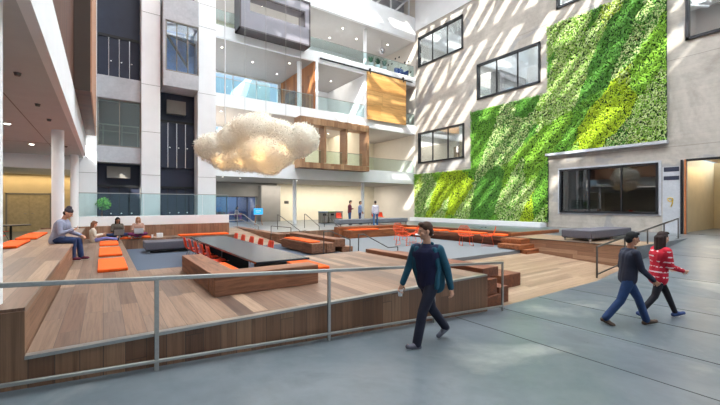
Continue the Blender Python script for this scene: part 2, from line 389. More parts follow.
# corridor seen through the opening
c = MB(); x1 = XW + 7
c.add([(XW + .35, 5.9, 0), (x1, 5.9, 0), (x1, 5.9, 4), (XW + .35, 5.9, 4)], [(0, 1, 2, 3)]).add([(x1, 5.9, 0), (x1, -1, 0), (x1, -1, 4), (x1, 5.9, 4)], [(0, 1, 2, 3)]).add([(XW + .35, -1, 0), (x1, -1, 0), (x1, -1, 4), (XW + .35, -1, 4)], [(0, 1, 2, 3)])
struct('wall_corridor', c, 'tan')
struct('ceiling_corridor', MB().box(XW + .35, x1, -1, 5.2, 3.75, 3.9).box(XW + 1.2, x1, -1, 4.4, 3.2, 3.75), 'offwhite')
sbox('floor_corridor', 'floor', XW + .35, x1, -1, 5.9, -.2, 0)
sbox('wall_plinth', 'white', 22.95, XW, 12.55, 24.8, 0, .3, bevel=.01)

# green wall: leafy panels of differently coloured plants
GZ = [(12.4, 24.75, .32, 4.25), (12.4, 18.45, 4.25, 8.7), (6.3, 12.42, 4.75, 12.95), (12.1, 12.42, 8.7, 12.95)][:3]
def leaves():
    V = []; ar = []
    for (a, b, c, d) in GZ:
        n = int((b - a) * (d - c) * 430)
        y = rng.uniform(a, b, n); z = rng.uniform(c, d, n); V.append(np.stack([y, z], 1))
    P = np.concatenate(V); n = len(P)
    q = [noise.noise(Vector((p[0] * .55, p[1] * .55, 3.))) for p in P]
    dep = .13 + .07 * np.array(q) + rng.uniform(0, .12, n)
    cen = np.stack([XW - dep, P[:, 0], P[:, 1]], 1)
    s = rng.uniform(.035, .075, n)
    nrm = np.stack([-np.ones(n), rng.normal(0, .55, n), rng.normal(.35, .5, n)], 1); nrm /= np.linalg.norm(nrm, axis=1)[:, None]
    dn = np.stack([rng.normal(-.2, .3, n), rng.normal(0, .6, n), -np.ones(n)], 1); dn -= (dn * nrm).sum(1)[:, None] * nrm; dn /= np.linalg.norm(dn, axis=1)[:, None]
    sd = np.cross(nrm, dn)
    v = np.stack([cen - dn * s[:, None], cen + sd * (s * .6)[:, None] + nrm * .015, cen + dn * (s * 1.2)[:, None], cen - sd * (s * .6)[:, None] + nrm * .015], 1).reshape(-1, 3)
    me = bpy.data.meshes.new('leaves'); f = np.arange(4 * n).reshape(-1, 4)
    me.from_pydata(v.tolist(), [], f.tolist())
    at = me.attributes.new('tint', 'FLOAT', 'FACE'); at.data.foreach_set('value', rng.uniform(0, 1, n).astype(np.float32))
    return me
def green_mat():
    t = NT('living_wall_leaves'); p = t.pos(); sp = t.n('ShaderNodeSeparateXYZ'); t.l(p, sp.inputs[0])
    # planting drifts run diagonally over the wall
    dg = t.math('ADD', t.math('MULTIPLY', sp.outputs[1], .95), t.math('MULTIPLY', sp.outputs[2], .55))
    ac = t.math('SUBTRACT', t.math('MULTIPLY', sp.outputs[2], .8), t.math('MULTIPLY', sp.outputs[1], .5))
    cb = t.n('ShaderNodeCombineXYZ'); t.l(t.math('MULTIPLY', dg, .62), cb.inputs[0]); t.l(t.math('MULTIPLY', ac, .22), cb.inputs[1])
    vo = t.n('ShaderNodeTexVoronoi', i_Scale=1., i_Randomness=1.)
    nz = t.n('ShaderNodeTexNoise', i_Scale=1.6, i_Detail=3.); t.l(p, nz.inputs['Vector'])
    vm = t.n('ShaderNodeVectorMath', operation='MULTIPLY_ADD'); t.l(nz.outputs['Color'], vm.inputs[0]); vm.inputs[1].default_value = (.35, .35, 0); t.l(cb.outputs[0], vm.inputs[2])
    t.l(vm.outputs[0], vo.inputs['Vector'])
    s2 = t.n('ShaderNodeSeparateColor'); t.l(vo.outputs['Color'], s2.inputs[0])
    base = t.ramp(s2.outputs[0], [(0, srgb(98, 160, 52)), (.28, srgb(144, 192, 60)), (.48, srgb(120, 178, 58)), (.64, srgb(180, 204, 36)), (.74, srgb(152, 194, 78)), (.9, srgb(96, 156, 56))])
    t.t.nodes[-1].color_ramp.interpolation = 'CONSTANT'
    at = t.n('ShaderNodeAttribute', attribute_name='tint')
    pale = t.math('MULTIPLY', t.math('GREATER_THAN', at.outputs['Fac'], .5), t.math('GREATER_THAN', s2.outputs[1], .55))
    c = t.mix(pale, base, srgb(206, 220, 158))
    c = t.mix(.6, c, t.ramp(at.outputs['Fac'], [(0, (.72, .78, .7, 1)), (1, (1.15, 1.12, 1.05, 1))]), 'MULTIPLY')
    b = t.n('ShaderNodeBsdfPrincipled', i_Roughness=.55); t.l(c, b.inputs['Base Color'])
    tr = t.n('ShaderNodeBsdfTranslucent'); t.l(c, tr.inputs[0]); mx = t.n('ShaderNodeMixShader'); mx.inputs[0].default_value = .25
    t.l(b.outputs[0], mx.inputs[1]); t.l(tr.outputs[0], mx.inputs[2]); t.l(mx.outputs[0], t.out.inputs[0]); return t.m
gw = thing('living_wall', 'stepped wall of green and pale leafy plants on the concrete wall', 'green wall', (XW, 12.4, .3))
bk = MB()
for (a, b, cc, d) in GZ: bk.box(XW - .1, XW, a + .02, b - .02, cc + .02, d - .02)
bk.build('backing_panel', flat('felt_backing', srgb(40, 70, 34), .95, .2, 6, False), gw)
lo = bpy.data.objects.new('foliage', leaves()); COL.objects.link(lo); lo.parent = gw; lo.data.materials.append(green_mat()); lo['kind'] = 'stuff'
lo.data.transform(Matrix.Translation((-XW, -12.4, -.3)))
sbox('trim_7', 'spandrel', XW - .3, XW, 6.25, 12.5, 4.6, 4.75)

# ------------------------------------------------------------------ back of the atrium
YB = 24.8
sbox('balcony_slab', 'white', 4.6, XW, YB, 31.4, 3.35, 4.4)
sbox('balcony_slab', 'white', 4.6, XW, YB, 31.4, 7.95, 8.75)
sbox('balcony_slab', 'white', 4.6, XW, YB, 31.4, 12.4, 13.2)
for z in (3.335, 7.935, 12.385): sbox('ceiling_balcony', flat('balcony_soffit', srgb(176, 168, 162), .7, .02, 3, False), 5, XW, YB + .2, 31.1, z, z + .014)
struct('ceiling_upper', MB().box(4.6, XW, YB + .25, 31.4, 16.57, 16.8), 'ceilgrey')
sbox('wall_back_upper', 'white', 4.6, XW, YB, YB + .25, 16.57, 18.75)
backholes = [(6.9, 12.9, 8.9, 12.3), (14.4, 16.6, 9.0, 11.2), (6.6, 8.1, 6.4, 7.9), (7.5, 10.9, 0, 2.15)]
struct('wall_back', wall_holes(1, 31.2, .3, 3.5, 24.0, 0, 16.8, backholes), 'cream')
struct('wall_back_paint', wall_holes(1, 31.17, .02, 12.9, 23.7, 8.75, 16.57, [backholes[1]]), 'white')
# daylight windows in the back wall
for i, (a, b, cc, d, nm) in enumerate(((6.9, 12.9, 8.9, 12.3, 3), (14.4, 16.6, 9.0, 11.2, 2), (6.6, 8.1, 6.4, 7.9, 1))):
    w = MB(); t = .07
    for q in ((a, b, cc, cc + t), (a, b, d - t, d)): w.box(q[0], q[1], 31.1, 31.3, q[2], q[3])
    for x in (a, b - t): w.box(x, x + t, 31.1, 31.3, cc, d)
    r = struct('window_%d' % (7 + i), w, 'blackframe' if i == 1 else 'white')
    for k in range(1, nm): x = a + (b - a) * k / nm; MB().box(x - .04, x + .04, 31.15, 31.25, cc, d).build('mullion', 'white' if i == 0 else 'blackframe', r)
    MB().box(a, b, 31.19, 31.2, cc, d).build('pane', 'sky_win', r)
# building seen through the upper left window
struct('wall_opposite', MB().prism([(9.6, 6), (14, 6), (14, 14.8), (12.4, 14.8)], 36, 44, 1), flat('facade_grey', srgb(150, 168, 178), .7))
sbox('partition_wood', 'partition', 13.15, 13.3, YB + .1, 31.2, 8.75, 12.4)
sbox('partition_white', 'white', 13.3, 13.5, YB, 31.2, 8.75, 12.4)
MB().box(13.12, 13.15, 28.2, 30.2, 8.9, 11.1).build('window_10', 'sky_win')['kind'] = 'structure'
sbox('partition_room', 'white', 18.0, 18.2, YB, 31.2, 8.75, 12.4)
sbox('partition_lounge', 'cream', 18.0, 18.15, YB + .1, 31.2, 4.4, 7.95)
sbox('partition_lounge_return', 'woodface', 9.4, 11.4, 27.6, 27.8, 4.4, 7.95)
# ground floor recess on the left: grey wall, blue room
struct('wall_ground', wall_holes(1, 31.0, .15, 5.5, 12.7, 0, 3.35, [(7.5, 10.9, 0, 2.15)]), 'greywall')
sbox('wall_ground_return', 'greywall', 11.0, 12.7, 30.2, 31.0, 0, 3.1)
rm = MB(); rm.add([(7.2, 34.5, 0), (11.2, 34.5, 0), (11.2, 34.5, 2.4), (7.2, 34.5, 2.4), (7.2, 31.5, 0), (11.2, 31.5, 0), (11.2, 31.5, 2.4), (7.2, 31.5, 2.4)], [(0, 1, 2, 3), (0, 3, 7, 4), (1, 5, 6, 2), (3, 2, 6, 7), (0, 4, 5, 1)])
struct('wall_blue_room', rm, 'blue_room')
r = struct('window_11', MB().box(7.5, 10.9, 31.0, 31.12, 2.08, 2.15), 'blackframe')
for x in (8.35, 9.2, 10.05): MB().box(x - .02, x + .02, 31.02, 31.1, 0, 2.08).build('mullion', 'blackframe', r)
MB().box(7.5, 10.9, 31.05, 31.06, 0, 2.08).build('pane', 'glass', r)
# columns along the balcony edge
def column(x, y, z0, z1, r): 
    o = MB().cyl((x, y, z0), (x, y, z1), r, n=28).build('column', 'white'); o['kind'] = 'structure'
column(12.0, 25.8, 0, 3.35, .15); column(18.4, 25.8, 0, 3.35, .15); column(12.3, 25.6, 8.75, 12.4, .17); column(18.5, 25.6, 13.2, 16.57, .15)
# balustrades
def balustrade(x0, x1, y, z0, h, n, label, along=0):
    L = thing('glass_balustrade', label, 'glass balustrade', ((x0 + x1) / 2, y, z0), 0)
    for i in range(n):
        a = x0 + (x1 - x0) * i / n; b = x0 + (x1 - x0) * (i + 1) / n
        MB().box(a + .01, b - .01, y - .008, y + .008, z0, z0 + h).build('glass_panel', 'rail_glass', L)
    MB().box(x0, x1, y - .02, y + .02, z0 + h, z0 + h + .035).build('top_rail', 'steel', L)
    return L
balustrade(-1.0, 5.35, 19.57, .95, 1.0, 5, 'long glass balustrade on the white parapet behind the left seating')
balustrade(4.95, 13.1, 24.95, 8.75, 1.05, 6, 'glass balustrade in front of the walnut partition on the middle balcony')
balustrade(13.55, 17.95, 24.95, 8.75, 1.05, 3, 'glass balustrade of the white room left of the oak panel')
balustrade(18.25, 23.65, 24.95, 4.4, 1.05, 4, 'glass balustrade of the lower balcony next to the wood-framed opening')
balustrade(12.4, 23.6, 24.95, 13.2, 1.05, 7, 'glass balustrade along the top balcony right of the grey box')
balustrade(4.95, 7.4, 24.95, 13.2, 1.05, 2, 'short glass balustrade on the top balcony left of the grey box')
balustrade(22.4, 23.65, 24.95, 8.75, 1.05, 1, 'narrow glass balustrade right of the sliding oak panel')
# wood-framed opening
wf = struct('trim_8', MB().box(11.55, 17.7, 23.9, 24.9, 7.35, 7.85).box(11.55, 17.7, 23.9, 24.9, 4.15, 4.55).box(11.55, 11.95, 23.9, 24.9, 4.55, 7.35).box(17.42, 17.7, 23.9, 24.9, 4.6, 7.35), 'framewood')
for x in (13.65, 15.55): MB().box(x - .08, x + .08, 23.95, 24.85, 4.6, 7.35).build('post', 'framewood', wf)
balustrade(11.97, 17.4, 24.5, 4.6, .95, 3, 'glass balustrade inside the wood-framed opening')
# sliding oak panel on a black track
pn = thing('sliding_panel', 'large pale oak sliding panel on a black track, upper balcony', 'sliding panel', (20.1, 24.6, 8.6))
MB().box(18.0, 22.3, 24.55, 24.65, 8.6, 12.55).build('panel', 'barn', pn)
MB().box(13.6, 23.2, 24.66, 24.74, 12.62, 12.72).build('track', 'blackframe', pn)
for x in (18.3, 22.0): MB().box(x - .05, x + .05, 24.53, 24.68, 12.4, 12.85).build('hanger', 'blackframe', pn)
# grey projecting box
gb = struct('trim_9', MB().box(7.3, 12.2, 23.8, 24.9, 13.0, 14.2).box(7.3, 12.2, 23.8, 24.9, 15.35, 16.0).box(7.3, 7.9, 23.8, 24.9, 14.2, 15.35).box(11.9, 12.2, 23.8, 24.9, 14.2, 15.35), 'boxgrey')
MB().box(7.2, 12.3, 23.75, 24.9, 12.9, 13.0).box(7.2, 7.3, 23.75, 24.9, 12.9, 16.1).box(12.2, 12.3, 23.75, 24.9, 12.9, 16.1).box(7.2, 12.3, 23.75, 24.9, 16.0, 16.1).build('edge_band', 'boxdark', gb)
MB().box(7.9, 11.9, 23.78, 23.86, 15.25, 15.35).box(11.82, 11.9, 23.78, 23.86, 14.2, 15.25).build('reveal', 'boxdark', gb)
# upper trusses above the back wall
tr = MB()
for i in range(9):
    x = 6 + i * 2.2
    tr.tube([(x, 25.6, 18.6), (x, 25.6, 21)], .09, 8)
    tr.tube([(x, 25.6, 18.7), (x + 2.2, 25.6, 20.9)], .09, 8)
tr.tube([(5, 25.6, 18.85), (23.6, 25.6, 18.85)], .1, 8)
struct('roof_truss', tr, 'white')
sbox('wall_clerestory', 'spandrel', 4.6, 24, 26.4, 26.6, 16.8, 20.8)

# ------------------------------------------------------------------ lift tower
for i, (a, b) in enumerate(((-.9, -.23), (1.52, 2.32), (4.05, 4.95))):
    p = struct('pier', MB().box(a, b, 20.5, 21.4, 0, 20.8), 'spandrel' if False else 'white')
    g = MB()
    for z in (2.9, 5.0, 7.3, 10.8, 12.0): g.box(a - .003, b + .003, 20.493, 20.5, z, z + .015)
    g.build('panel_joint', 'greywall', p)
sbox('wall_tower', 'navy', -.9, 4.95, 21.55, 21.7, 0, 20.8)
sbox('wall_tower_side', 'white', 4.85, 4.95, 21.4, 24.8, 0, 20.8)
struct('spandrel', MB().box(-.23, 1.52, 20.75, 21.5, 3.45, 4.2).box(-.23, 1.52, 20.75, 21.5, 6.45, 7.5), 'spandrel', bevel=.01)
def framed(k, x0, x1, y, z0, z1, mat, nm, hr=False):
    w = MB(); t = .06
    for q in ((x0, x1, z0, z0 + t), (x0, x1, z1 - t, z1), (x0, x0 + t, z0, z1), (x1 - t, x1, z0, z1)): w.box(q[0], q[1], y - .05, y + .05, q[2], q[3])
    r = struct('window_%d' % k, w, 'greywall')
    for i in range(1, nm): x = x0 + (x1 - x0) * i / nm; MB().box(x - .02, x + .02, y - .03, y + .03, z0, z1).build('mullion', 'greywall', r)
    MB().box(x0, x1, y - .006, y + .006, z0, z1).build('pane', mat, r); return r
framed(12, -.23, 1.52, 20.85, 4.2, 6.45, glass('green_glass', (.62, .74, .72, 1), .1), 2)
sbox('wall_landing', 'boxdark', -.23, 1.52, 21.3, 21.5, 4.2, 5.3)
ll = thing('landing_railing', 'pale railing behind the green tinted tower window', 'railing', (.6, 21.1, 4.2))
for x in (0., .75, 1.4): MB().cyl((x, 21.1, 4.2), (x, 21.1, 5.25), .02, n=8).build('post', 'steel', ll)
MB().box(-.15, 1.5, 21.08, 21.12, 5.25, 5.3).box(-.15, 1.5, 21.09, 21.11, 4.95, 4.98).build('top_rail', 'steel', ll)
# projecting glazed box, right bay
bx = struct('trim_10', MB().box(2.4, 4.02, 20.1, 21.5, 10.55, 11.85).box(2.4, 4.02, 20.1, 21.5, 7.3, 8.05).box(2.4, 2.5, 20.1, 21.5, 8.05, 10.55), 'spandrel', bevel=.01)
framed(13, 2.5, 4.02, 20.16, 8.05, 10.55, glass('mirror_glass', (.85, .92, 1, 1), .12, .01), 3)
bt = MB(); 
bt.tube([(2.55, 20.9, 10.3), (3.6, 20.9, 8.7), (3.6, 20.9, 10.4)], .07, 6).tube([(2.5, 20.9, 10.2), (4.0, 20.9, 9.9)], .07, 6)
struct('brace_reflection', bt, 'greywall')  # tubes modelled in place of the braces reflected in the pane
sbox('wall_box_back', flat('sky_reflection_blue', srgb(150, 190, 235), .5), 2.5, 4.02, 21.3, 21.4, 8.05, 10.55)  # pale blue stands in for the sky reflected in the glazing
# lift doors: leaves with pale edge strips
def lift(x0, x1, z0, z1, label, n=4, strip='chrome'):
    t = thing('lift_door', label, 'lift door', ((x0 + x1) / 2, 21.48, z0))
    for i in range(n):
        a = x0 + (x1 - x0) * i / n; b = x0 + (x1 - x0) * (i + 1) / n
        MB().box(a + .015, b - .015, 21.42, 21.5, z0, z1).build('door_leaf', 'navy', t, bevel=.008)
    for i in range(1, n):
        a = x0 + (x1 - x0) * i / n
        MB().box(a - .018, a + .018, 21.38, 21.44, z0, z1).build('edge_strip', strip, t)
        MB().ell((a + .09, 21.4, z0 + (z1 - z0) * .45), (.035, .03, .03), 8, 6).build('lock_handle', 'whitepl', t)
    MB().box(x0, x1, 21.36, 21.5, z1, z1 + .12).build('header', 'black', t)
lift(-.2, 1.5, 7.5, 9.55, 'dark navy lift doors high up between the two left piers')
lift(2.35, 4.03, 3.4, 5.75, 'dark navy lift doors in the right bay below the glazed box')
lift(-.2, 1.5, .0, 2.3, 'dark lift doors behind the glass balustrade, left bay', 4, 'black')
lift(2.35, 4.03, .0, 2.3, 'dark lift doors behind the glass balustrade, right bay', 4, 'black')
lift(2.35, 4.03, 11.9, 14.2, 'dark navy lift doors at the very top of the right bay')
pl = MB().box(.15, 1.1, 21.2, 21.5, 2.75, 3.3); struct('trim_11', pl, 'greywall')
struct('trim_12', MB().box(2.7, 3.6, 21.2, 21.5, 6.2, 6.9), 'greywall')
# shrub behind the glass
sh = thing('potted_shrub', 'bright green leafy shrub behind the glass balustrade', 'plant', (-.05, 20.55, 0))
MB().cyl((-.05, 20.55, 0), (-.05, 20.55, .5), .13, .18, 16).build('pot', 'black', sh)
MB().tube([(-.05, 20.55, .5), (-.03, 20.55, 1.4)], .03, 6).build('stem', 'timx', sh)
sm = MB()
for i in range(420):
    d = Vector((random.gauss(0, 1), random.gauss(0, 1), random.gauss(0, 1))).normalized() * random.random() ** .4
    p = Vector((.02 + d.x * .3, 20.5 + d.y * .22, 1.5 + d.z * .3)); a = Vector((random.gauss(0, 1), random.gauss(0, 1), random.gauss(0, .6))).normalized(); b = a.orthogonal().normalized()
    sm.add([p - a * .06, p + b * .025, p + a * .06, p - b * .025], [(0, 1, 2, 3)])
sm.build('foliage', flat('shrub_leaf', srgb(104, 176, 44), .5, .3, 12), sh)

# ------------------------------------------------------------------ left building
sbox('ceiling', 'soffit', -9.5, -.72, -12, 27, 3.54, 3.75)
struct('ceiling_joint', MB().box(-1.52, -1.5, 4, 19.5, 3.534, 3.54).box(-9, -.9, 16.2, 16.22, 3.534, 3.54), 'greywall')
sbox('ceiling_fascia', 'white', -.72, -.6, -12, 19.5, 3.54, 4.43)
sbox('wall_left', 'woodwall', -.95, -.62, -12, 20.5, 4.43, 20.8)
struct('trim_13', MB().box(-.62, -.27, 11.9, 19.5, 4.43, 20.8), 'woodwall')
struct('trim_14', MB().box(-.27, -.24, 11.9, 19.5, 4.43, 20.8), flat('pale_wood_edge', srgb(190, 140, 110), .5))
sbox('beam', 'white', -9.5, -.95, 20.0, 20.4, 2.98, 3.54)
sbox('ceiling_low', flat('brown_soffit', srgb(120, 104, 92), .7) and 'soffit', -9.5, -.95, 22, 26.4, 3.1, 3.2)
struct('wall_lobby', wall_holes(1, 27, .2, -9.5, -.2, 0, 3.54, []), 'tan')
sbox('wall_lobby_side', 'offwhite', -9.7, -9.5, -12, 27, -.6, 3.54)
sbox('wall_lobby_right', 'white', -1.0, -.85, 21.4, 27, 0, 3.54)
dr = struct('door_1', MB().box(-4.28, -4.2, 26.93, 27, 0, 2.1).box(-2.46, -2.38, 26.93, 27, 0, 2.1).box(-4.28, -2.38, 26.93, 27, 2.02, 2.1), 'greywall')
for a, b in ((-4.2, -3.335), (-3.325, -2.46)):
    lf = MB().box(a, b, 26.95, 27, 0, 2.02).build('door_leaf', flat('door_tan', srgb(188, 172, 138), .6), dr)
    x = b - .1 if a < -3.5 else a + .1
    MB().tube([(x, 26.93, .98), (x, 26.88, .98), (x + (-.1 if a < -3.5 else .1), 26.88, .98)], .014, 8).build('handle', 'steel', lf)
for x, y in ((-.97, 5.1), (-1.03, 13.2), (-.97, 19.28)): column(x, y, .47, 3.54, .14)

# ------------------------------------------------------------------ roof, rear wall
rf = MB()
rf.box(-9.5, .6, -12, 32, 20.8, 21.1).box(19.6, 24.2, -12, 32, 20.8, 21.1).box(.6, 19.6, 23.6, 32, 20.8, 21.1).box(.6, 19.6, -12, -6, 20.8, 21.1)
struct('ceiling_roof', rf, 'white')
sk = MB()
for i in range(22):
    y = -5.6 + i * 1.35 + random.uniform(-.35, .35); sk.box(.6, 19.6, y - (.2 if i % 3 == 0 else .07), y + (.2 if i % 3 == 0 else .07), 20.4, 21)
for i in range(4):
    x = 4.2 + i * 4.1; sk.box(x - .12, x + .12, -6, 23.6, 20.3, 21)
for i in range(8):
    y = -5 + i * 3.6; sk.tube([(.6, y, 20.2), (6.9, y + 3.6, 20.2), (13.2, y, 20.2), (19.6, y + 3.6, 20.2)], .12, 8)
struct('skylight_frame', sk, 'white')
MB().box(.6, 19.6, -6, 23.6, 21.0, 21.02).build('skylight_glazing', glass('roof_glass', (.95, .97, .98, 1), .02))['kind'] = 'structure'
struct('wall_rear', wall_holes(1, -12, .3, -9.5, 24.2, -1, 20.8, [(-4, 22, -.2, 7)]), 'white')  # unseen wall; low opening invented to admit sky light, solid above against sun
wr = struct('window_14', MB().box(-4, 22, -11.9, -11.8, 3.4, 3.5), 'blackframe')
for i in range(9): MB().box(-4 + i * 3.25 - .05, -4 + i * 3.25 + .05, -11.95, -11.75, -.2, 7).build('mullion', 'blackframe', wr)

exec_parts = []
# ------------------------------------------------------------------ railings
def railing(name, label, cat, paths, posts, r=.022, mat='steel', loc=None):
    t = thing(name, label, cat, loc or tuple(posts[0][0]))
    for p in paths: MB().tube(p, r, 8).build('rail', mat, t)
    for a, b in posts: MB().cyl(a, b, r, n=10).build('post', mat, t)
    return t
tp = lambda x: .655 - .0645 * x
bt_ = lambda x: fz(x) + .085
g = thing('guardrail', 'long steel guardrail in front of the wooden deck fascia', 'guardrail', (2.7, 4.66, fz(2.7)))
xs = [-3.9, -1.7, .49, 2.71, 4.9, 6.98]
MB().box(-5.2, 6.9, 4.64, 4.69, 0, .045).mesh
rl = MB()
def bar(f, y0, y1, x0, x1, h):
    return MB().prism([(x0, f(x0)), (x1, f(x1)), (x1, f(x1) + h), (x0, f(x0) + h)], y0, y1, 1)
bar(tp, 4.625, 4.675, -5.2, 7.0, .045).build('top_rail', 'steel', g, bevel=.006)
bar(bt_, 4.63, 4.67, -5.2, 7.0, .035).build('bottom_rail', 'steel', g, bevel=.006)
for x in xs: MB().box(x - .022, x + .022, 4.632, 4.668, fz(x) - .01, tp(x) + .01).build('post', 'steel', g, bevel=.004)
g = thing('guardrail', 'steel railing along the concrete ramp below the right doorway', 'guardrail', (16.5, 5.0, fz(16.5)))
t2 = lambda x: fz(x) + .92; b2 = lambda x: fz(x) + .08
bar(t2, 4.98, 5.02, 12.35, 20.2, .045).build('top_rail', 'darksteel', g)
bar(b2, 4.985, 5.015, 12.35, 20.2, .035).build('bottom_rail', 'darksteel', g)
for x in (12.37, 14.5, 16.6, 18.4, 20.18): MB().box(x - .022, x + .022, 4.98, 5.02, fz(x) - .01, t2(x) + .01).build('post', 'darksteel', g)

railing('handrail', 'bent steel handrail at the near end of the timber seats', 'handrail', [[(6.6, 11.7, .48), (6.9, 11.7, .48), (7.75, 11.7, .13)]], [((6.6, 11.7, -.42), (6.6, 11.7, .48)), ((7.75, 11.7, -.42), (7.75, 11.7, .13))], .02, 'darksteel')
railing('handrail', 'dark bent handrail sloping down beyond the deck curb, near the wire chairs', 'handrail', [[(7.66, 11, .37), (7.9, 11, .37), (9.06, 11, -.2), (9.55, 11, -.2)]], [((7.66, 11, -.42), (7.66, 11, .37)), ((9.55, 11, -.42), (9.55, 11, -.2))], .02, 'darksteel')
for (x, ya, yb, zb, w) in ((8.4, 20.4, 17.4, .1, 'leftmost of the three sloping handrails on the back steps'), (10.3, 20.7, 18.8, .2, 'middle one of the three sloping handrails on the back steps'), (12.0, 21.2, 19.4, .1, 'rightmost of the three sloping handrails, in front of the steel bins')):
    railing('handrail', w, 'handrail', [[(x, ya, .87), (x, ya - .15, .87), (x, yb, zb)]], [((x, ya, 0), (x, ya, .87)), ((x, yb, -.42 if yb < 18.4 else 0), (x, yb, zb))], .02, 'darksteel')
railing('handrail', 'level steel handrail between the table pit and the timber seats', 'handrail', [[(6.75, 17.2, .42), (7.8, 17.2, .3)]], [((6.75, 17.2, -.42), (6.75, 17.2, .42)), ((7.8, 17.2, -.42), (7.8, 17.2, .3))], .02, 'darksteel')
railing('handrail', 'pale steel double handrail beside the ramp at the far end of the left bench', 'handrail', [[(5.5, 23.2, .82), (6.9, 23.2, .86), (7.2, 23.0, .86), (7.25, 20.4, .25)], [(5.5, 23.2, .45), (7.2, 23.1, .5), (7.25, 20.6, .02)]], [((5.5, 23.2, -.1), (5.5, 23.2, .82)), ((6.9, 23.2, -.05), (6.9, 23.2, .86)), ((7.25, 20.4, -.42), (7.25, 20.4, .25))], .024, 'steel')

# ------------------------------------------------------------------ timber seats
def tim(label, mat, *b, group=None, name='timber_beam', cat='timber beam'):
    return tag(MB().box(*b).build(name, mat, loc=((b[0] + b[1]) / 2, (b[2] + b[3]) / 2, b[4]), bevel=.012), label, cat, group)
tim('thick timber beam along the near edge of the table pit, behind the guardrail', 'timx', 1.44, 3.3, 6.05, 6.45, 0, .35)
tim('thick timber beam running back along the left side of the long table', 'timy', 1.44, 1.85, 6.46, 8.95, 0, .34)
tim('low timber curb on the right edge of the pale deck', 'timy', 6.6, 6.9, 6.3, 9.1, -.6, .11)
tim('topmost timber beam end of the stack at the deck corner', 'redy', 6.92, 7.5, 5.1, 8.6, -.17, .04)
tim('timber block end in the middle of the stack at the deck corner', 'redy', 6.68, 7.28, 4.98, 6.6, -.53, -.19)
tim('lowest timber block of the stack at the deck corner, next to the fascia', 'redy', 6.68, 7.36, 4.93, 6.6, -.85, -.545)
tim('timber block behind the end post of the long guardrail', 'redy', 7.38, 7.75, 5.0, 6.6, -.84, -.42)
tim('separate dark timber block on the pale boards, right of the stack', 'redy', 8.5, 9.4, 5.7, 6.4, -.78, -.4)
tim('front timber seat of the block beside the table, orange mat on it', 'timy', 6.35, 6.95, 12.15, 15.0, -.36, 0)
tim('lower base timber under the front seat of the block beside the table', 'timy', 6.5, 7.3, 12.45, 14.8, -.419, -.365)
tim('second timber of the block beside the table, slightly lower than its neighbour', 'timy', 7.0, 7.4, 12.2, 15.2, -.38, -.02)
tim('raised backrest timber at the rear of the block beside the table', 'timy', 7.45, 7.95, 12.35, 16.6, -.2, .1)
tim('short low timber under the raised backrest of the block', 'timy', 7.75, 8.25, 12.25, 13.6, -.419, -.21)
tim('long timber wall running back beside the ramp, left of the back steps', 'timy', 7.0, 7.4, 16.9, 24.6, -.419, .02)
tim('short timber block at the near end of the long timber wall', 'redy', 7.42, 7.9, 16.5, 17.4, -.2, .02)
tim('low timber base under the near end of the long timber wall', 'timy', 7.0, 7.6, 16.45, 16.88, -.419, -.22)
# U-shaped timber bench round the wire chairs
tim('back timber seat below the long grey bench, orange mat on it', 'redx', 11.2, 14.85, 16.9, 17.7, -.42, 0)
tim('backrest timber right behind the back timber seat, under the grey bench', 'redx', 11.0, 16.2, 17.72, 18.3, -.42, .16)
tim('long timber seat along the right side, below the living wall', 'redy', 14.87, 16.1, 9.9, 17.7, -.2, 0)
tim('lower timber of the right side seat, set on the grey carpet', 'redy', 15.0, 16.1, 9.95, 17.6, -.42, -.21)
tim('backrest timber along the right side seat, nearest the living wall', 'redy', 16.12, 16.6, 9.9, 17.7, -.42, .13)
tim('flat timber slab sticking out at the end of the right side seat', 'redx', 15.3, 19.6, 9.72, 9.89, .0, .16)
tim('upper stacked timber end beside the pale riser', 'redx', 14.35, 15.05, 8.7, 9.65, -.2, .0)
tim('lower stacked timber end beside the pale riser', 'redx', 14.15, 15.05, 8.3, 9.3, -.57, -.39)
tim('middle stacked timber end, sticking out farthest beside the pale riser', 'redx', 13.9, 15.05, 8.5, 9.5, -.385, -.205)

# ------------------------------------------------------------------ cushions
def cushion(label, x0, x1, y0, y1, z, h=.07, group=None, mat='orange'):
    return tag(MB().box(x0, x1, y0, y1, z, z + h).build('seat_cushion', mat, loc=((x0 + x1) / 2, (y0 + y1) / 2, z), bevel=.022), label, 'cushion', group)
cushion('largest and nearest of the three orange cushions on the deck by the seated man', -.1, .46, 9.65, 11.6, 0)
cushion('middle one of the three orange cushions in a row on the deck', -.1, .46, 12.5, 14.6, 0)
cushion('farthest of the three orange cushions, beside the girl sitting on the deck', -.1, .46, 15.7, 17.2, 0)
cushion('long orange cushion on the bench in front of the wooden back, behind the table', 2.9, 5.1, 18.5, 19.2, 0)
cushion('orange cushion under the dark-haired woman with the laptop', .2, .98, 18.36, 18.95, 0)
cushion('orange cushion right of the woman in purple trousers', 1.05, 1.72, 18.36, 18.95, 0)
cushion('narrow orange cushion on the ledge inside the L of timbers, left of the table', 2.0, 2.44, 7.4, 9.2, 0)
cushion('wide orange cushion on the deck at the right near end of the table', 3.68, 4.25, 7.25, 8.9, 0)
cushion('orange-red mat on the front timber seat beside the table', 6.42, 6.9, 12.5, 14.9, 0, .05)
cushion('orange-red mat on the back timber seat below the grey bench', 11.5, 13.3, 17.0, 17.6, 0, .06)
cushion('orange mat on the far part of the right side timber seat', 15.1, 15.9, 13.9, 16.9, 0, .06)
cushion('orange mat on the middle of the right side timber seat', 15.1, 15.9, 11.4, 13.3, 0, .06)
cushion('short orange mat at the near end of the right side timber seat', 15.1, 15.9, 10.0, 10.9, 0, .06)
cushion('red-orange cushion on the raised platform near the big left column', -2.02, -1.6, 11.3, 13.2, .47, .06, mat='orange')
